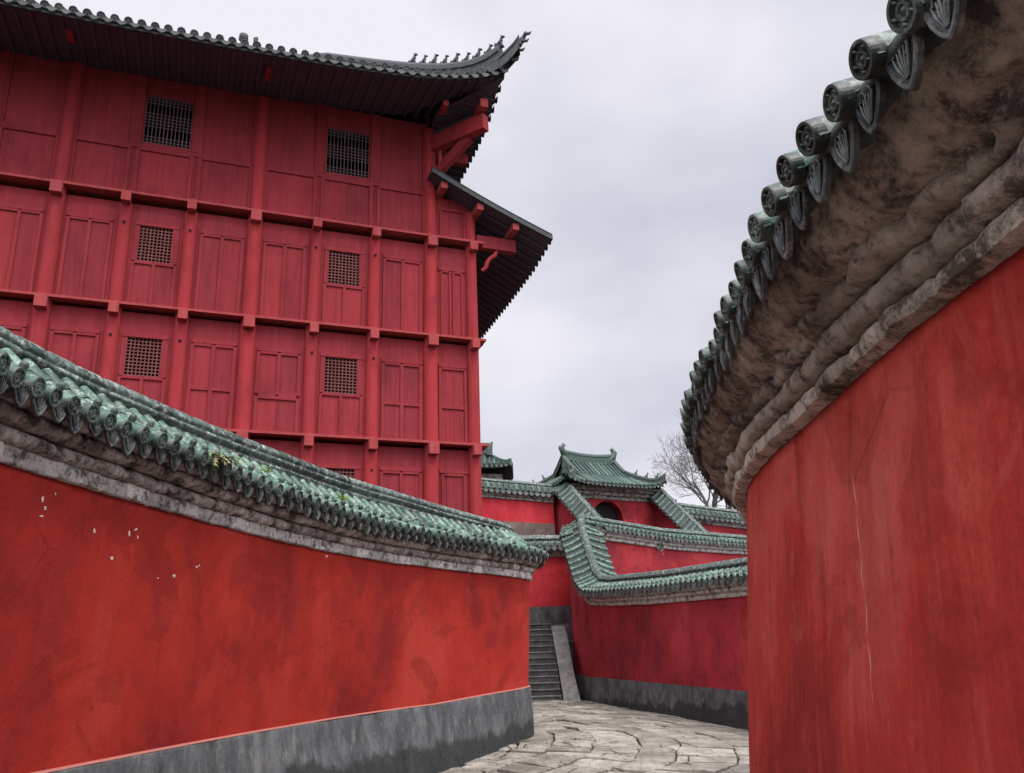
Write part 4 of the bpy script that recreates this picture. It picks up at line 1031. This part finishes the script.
ZG = hip_roof(gate, GP, (GE, GN), gr, zg, dict(gable=1.5, step=.3, nd=21, thick=.1, pan='glaze_far_pan', soffit='timber', tile='glaze_far', end='glaze_end', r=.085, sp=.27, tl=.9, drip=.14, sides=(1, -1)))
dm = (gr[2] + gr[3]) / 2; sA, sB = gr[0] + 1.5, gr[1] - 1.5
m = MB(); zr_ = ZG(0, dm); ridge_bar(m, [GP(lerp(sA, sB, k / 12), zr_ + .14 * (abs(k - 6) / 6) ** 2, dm) for k in range(13)], .45, .26); m.build('main_ridge', 'glaze_far', gate)
for sg, se in ((-1, sA), (1, sB)):
    m = MB(); f = GE * -sg; P_ = lambda a, b: GP(se, zr_, dm) + f * a + Vector((0, 0, b))
    m.tube([P_(.30, .2), P_(.02, .35), P_(-.10, .62), P_(.02, .86), P_(.16, .84)], [.14, .20, .17, .10, .04], 7, True, True, .5)
    m.tube([P_(-.12, .5), P_(-.26, .66), P_(-.24, .8)], [.1, .06, .02], 6); m.tube([P_(.05, .84), P_(.0, 1.0)], [.05, .02], 6)
    m.build('ridge_ornament', 'glaze_end', gate)
    for df in (1, -1):
        m = MB(); de = gr[3] if df > 0 else gr[2]
        pts = [GP(se + sg * .02, zg(se, 0, u, u, 9) , de - df * u) for u in np.linspace(2.4, 1.5, 7)]
        pts += [GP(se + sg * (1.5 - u), ZG(se + sg * (1.5 - u), de - df * u), de - df * u) for u in np.linspace(1.44, 0.0, 8)]
        pts += [GP(gr[0 if sg < 0 else 1] + sg * .12, ZG(gr[0 if sg < 0 else 1] - sg * .01, de - df * .01) + .14, de + df * .12)]
        ridge_bar(m, pts, .36, .26); o = m.build('hip_ridge', 'glaze_end', gate)
        fw_ = (pts[-1] - pts[-4]); fw_.z = 0
        for k in (-3, -5, -7): sub('ridge_beast', beast(pts[k] + Vector((0, 0, .34)), fw_, .30), 'glaze_end', o, gate)
# sloping walls beside the gate stairs
def flank(s, label, n0):
    t = thing('sloping_wall', label, 'wall', GP(s, 6, 3), 'sloping walls of the gate stairs')
    a, b, c = GP(s, 0, -.5), GP(s, 0, .35), GP(s + .05, 0, 6.0)
    run_wall(t, [(a.x, a.y, 9.62, 6.5, 5), (b.x, b.y, 9.50, 6.4, 5), (c.x, c.y, 4.7, 3.4, 2.5)], dict(FAR, half=.34, over=.42, plaster='plaster_far', tile='glaze_far', knobs=False, cornice_h=.22, eave_z=.26, ridge_z=.75, ridge_top=.95, spacing=.27))
flank(-2.95, 'steep tiled wall descending from the left side of the arched gatehouse', 0)
flank(3.25, 'steep tiled wall descending from the right side of the arched gatehouse', 1)
# small pavilion behind the tower's corner
pav = thing('pavilion', 'small green tiled pavilion roof showing beside the tower corner', 'pavilion', (-2.6, 51, 7))
PP = lambda s, z, d: Vector((-.35 + s, 49.5 - d, z)) + Vector((0, .25 * s, 0))
m = MB(); m.obox(PP(-4.6, 7, -3.4), PP(4.2, 0, 0) - PP(0, 0, 0), Vector((0, -3.2, 0)), Vector((0, 0, 5.0))); m.build('wall', 'cornice', pav)
PE = (PP(1, 0, 0) - PP(0, 0, 0)).normalized()
zp = lambda s, d, u, uf, us: 12.35 + .5 * u + .12 * u * u + .25 * math.exp(-(max(0, us) + max(0, uf)) / .4)
ZP = hip_roof(pav, PP, (PE, Vector((0, -1, 0))), (-5.2, 0.15, -4.0, .55), zp, dict(gable=1.2, step=.3, nd=17, thick=.18, pan='glaze_far_pan', soffit='timber', tile='glaze_far', end='glaze_end', r=.085, sp=.28, tl=.9, drip=.14, sides=(1,)))
m = MB(); ridge_bar(m, [PP(lerp(-4, -1.05, k / 6), ZP(-2, -1.7), -1.7) for k in range(7)], .16, .24)
ridge_bar(m, [PP(-1.05 + (1.2 - u), ZP(-1.05 + 1.2 - u, .55 - u), .55 - u) for u in np.linspace(1.2, 0.02, 6)], .22, .18); m.build('ridge', 'glaze_far', pav)
m = MB(); q = PP(-1.15, ZP(-1.15, -.62) + .1, -.62)
m.tube([q, q + Vector((0, 0, .4)), q + Vector((.1, 0, .7)), q + Vector((.22, 0, .85))], [.2, .2, .12, .03], 7); m.tube([q + Vector((-.2, 0, .1)), q + Vector((-.34, 0, .5)), q + Vector((-.25, 0, .7))], [.14, .1, .03], 7)
m.build('ridge_ornament', 'glaze_end', pav)

# ------------------------------------------------------------------ bare tree
def bare_tree(base, hgt, label, seed):
    r = random.Random(seed); t = thing('bare_tree', label, 'tree', base)
    tr_, br, tw = MB(), MB(), MB()
    def grow(p, d, ln, rad, lev):
        pts = [p]; rr = [rad]; n = 5 if lev < 2 else 4
        for k in range(n):
            d = (d + Vector((r.gauss(0, .13), r.gauss(0, .13), r.gauss(.03, .09)))).normalized(); p = p + d * ln / n; pts.append(p); rr.append(rad * (1 - .5 * (k + 1) / n))
        mb = tr_ if lev == 0 else br if lev < 3 else tw
        mb.tube(pts, rr, 8 if lev == 0 else 5 if lev < 3 else 3, False, True, r.random())
        if lev >= 6 or ln < .22: return
        kids = 7 if lev == 0 else r.choice((4, 5)) if lev < 2 else r.choice((3, 4)) if lev < 4 else 3
        for k in range(kids):
            f = r.uniform(.45, 1) if k else 1.0; i = min(len(pts) - 1, max(1, int(f * n)))
            ax = d.orthogonal().normalized(); ax.rotate(Matrix.Rotation(r.uniform(0, 6.283), 3, d)) if False else None
            az_ = r.uniform(0, 6.283); o1 = d.orthogonal().normalized(); o2 = d.cross(o1)
            sp2 = r.uniform(.35, 1.0); nd = (d * math.cos(sp2) + (o1 * math.cos(az_) + o2 * math.sin(az_)) * math.sin(sp2)); nd.z += .06; nd.normalize()
            grow(pts[i], nd, ln * r.uniform(.58, .82), max(.012, rr[i] * r.uniform(.6, .8)), lev + 1)
    grow(Vector(base), Vector((0, 0, 1)), hgt * .34, hgt * .022, 0)
    tr_.build('trunk', 'bark', t); br.build('limbs', 'bark', t); tw.build('twigs', 'bark', t)
bare_tree((13.7, 60.0, 7.8), 12.8, 'bare leafless tree rising beyond the far wall', 4)

# ------------------------------------------------------------------ plants on the left coping
def eave_point(y, o, dz): p, nn = on_face(LEFT_C, LEFT_N, y, 3.2, 0); return p + nn * o + Vector((0, 0, dz)), nn
def tuft(name, label, cat, y, o, dz, n, ln, droop, mat, mat2=None):
    p, nn = eave_point(y, o, dz); m, m2 = MB(), MB(); root = thing(name, label, cat, p)
    for k in range(n):
        a = rnd(0, 6.283); d = Vector((math.cos(a), math.sin(a), rnd(.1, 1.2))) + nn * .5; d.normalize(); L = ln * rnd(.5, 1); pts = []; q = p + Vector((rnd(-.06, .06), rnd(-.1, .1), 0))
        for e in range(6):
            pts.append(q); q = q + d * L / 5; d = (d + Vector((0, 0, -droop * rnd(.5, 1)))).normalized()
        mm = m2 if (mat2 and k % 3 == 0) else m; tv = rnd()
        for e in range(5):
            t_ = (pts[e + 1] - pts[e]).normalized(); s_ = t_.cross(Vector((0, 0, 1))).normalized()
            for sg in (-1, 1):
                w = ln * .16 * (1 - e / 6); a0 = pts[e]; b0 = pts[e].lerp(pts[e + 1], .8); tip = pts[e].lerp(pts[e + 1], .9) + s_ * sg * w + Vector((0, 0, -.01))
                mm.add([a0, b0, tip], [(0, 1, 2)], False, tv)
    m.build('fronds', mat, root)
    if mat2: m2.build('dry_leaves', mat2, root)
tuft('fern', 'drooping yellow green fern rooted between eave tiles of the left wall', 'fern', 9.15, .36, .56, 46, .36, .42, 'fern', 'fern_dry')
tuft('moss_tuft', 'small bright moss tuft on the coping just past the fern', 'moss', 10.75, .12, .80, 30, .13, .3, 'moss')
tuft('moss_tuft', 'flat moss patch on the coping tiles further along the left wall', 'moss', 12.9, .10, .80, 36, .14, .3, 'moss')
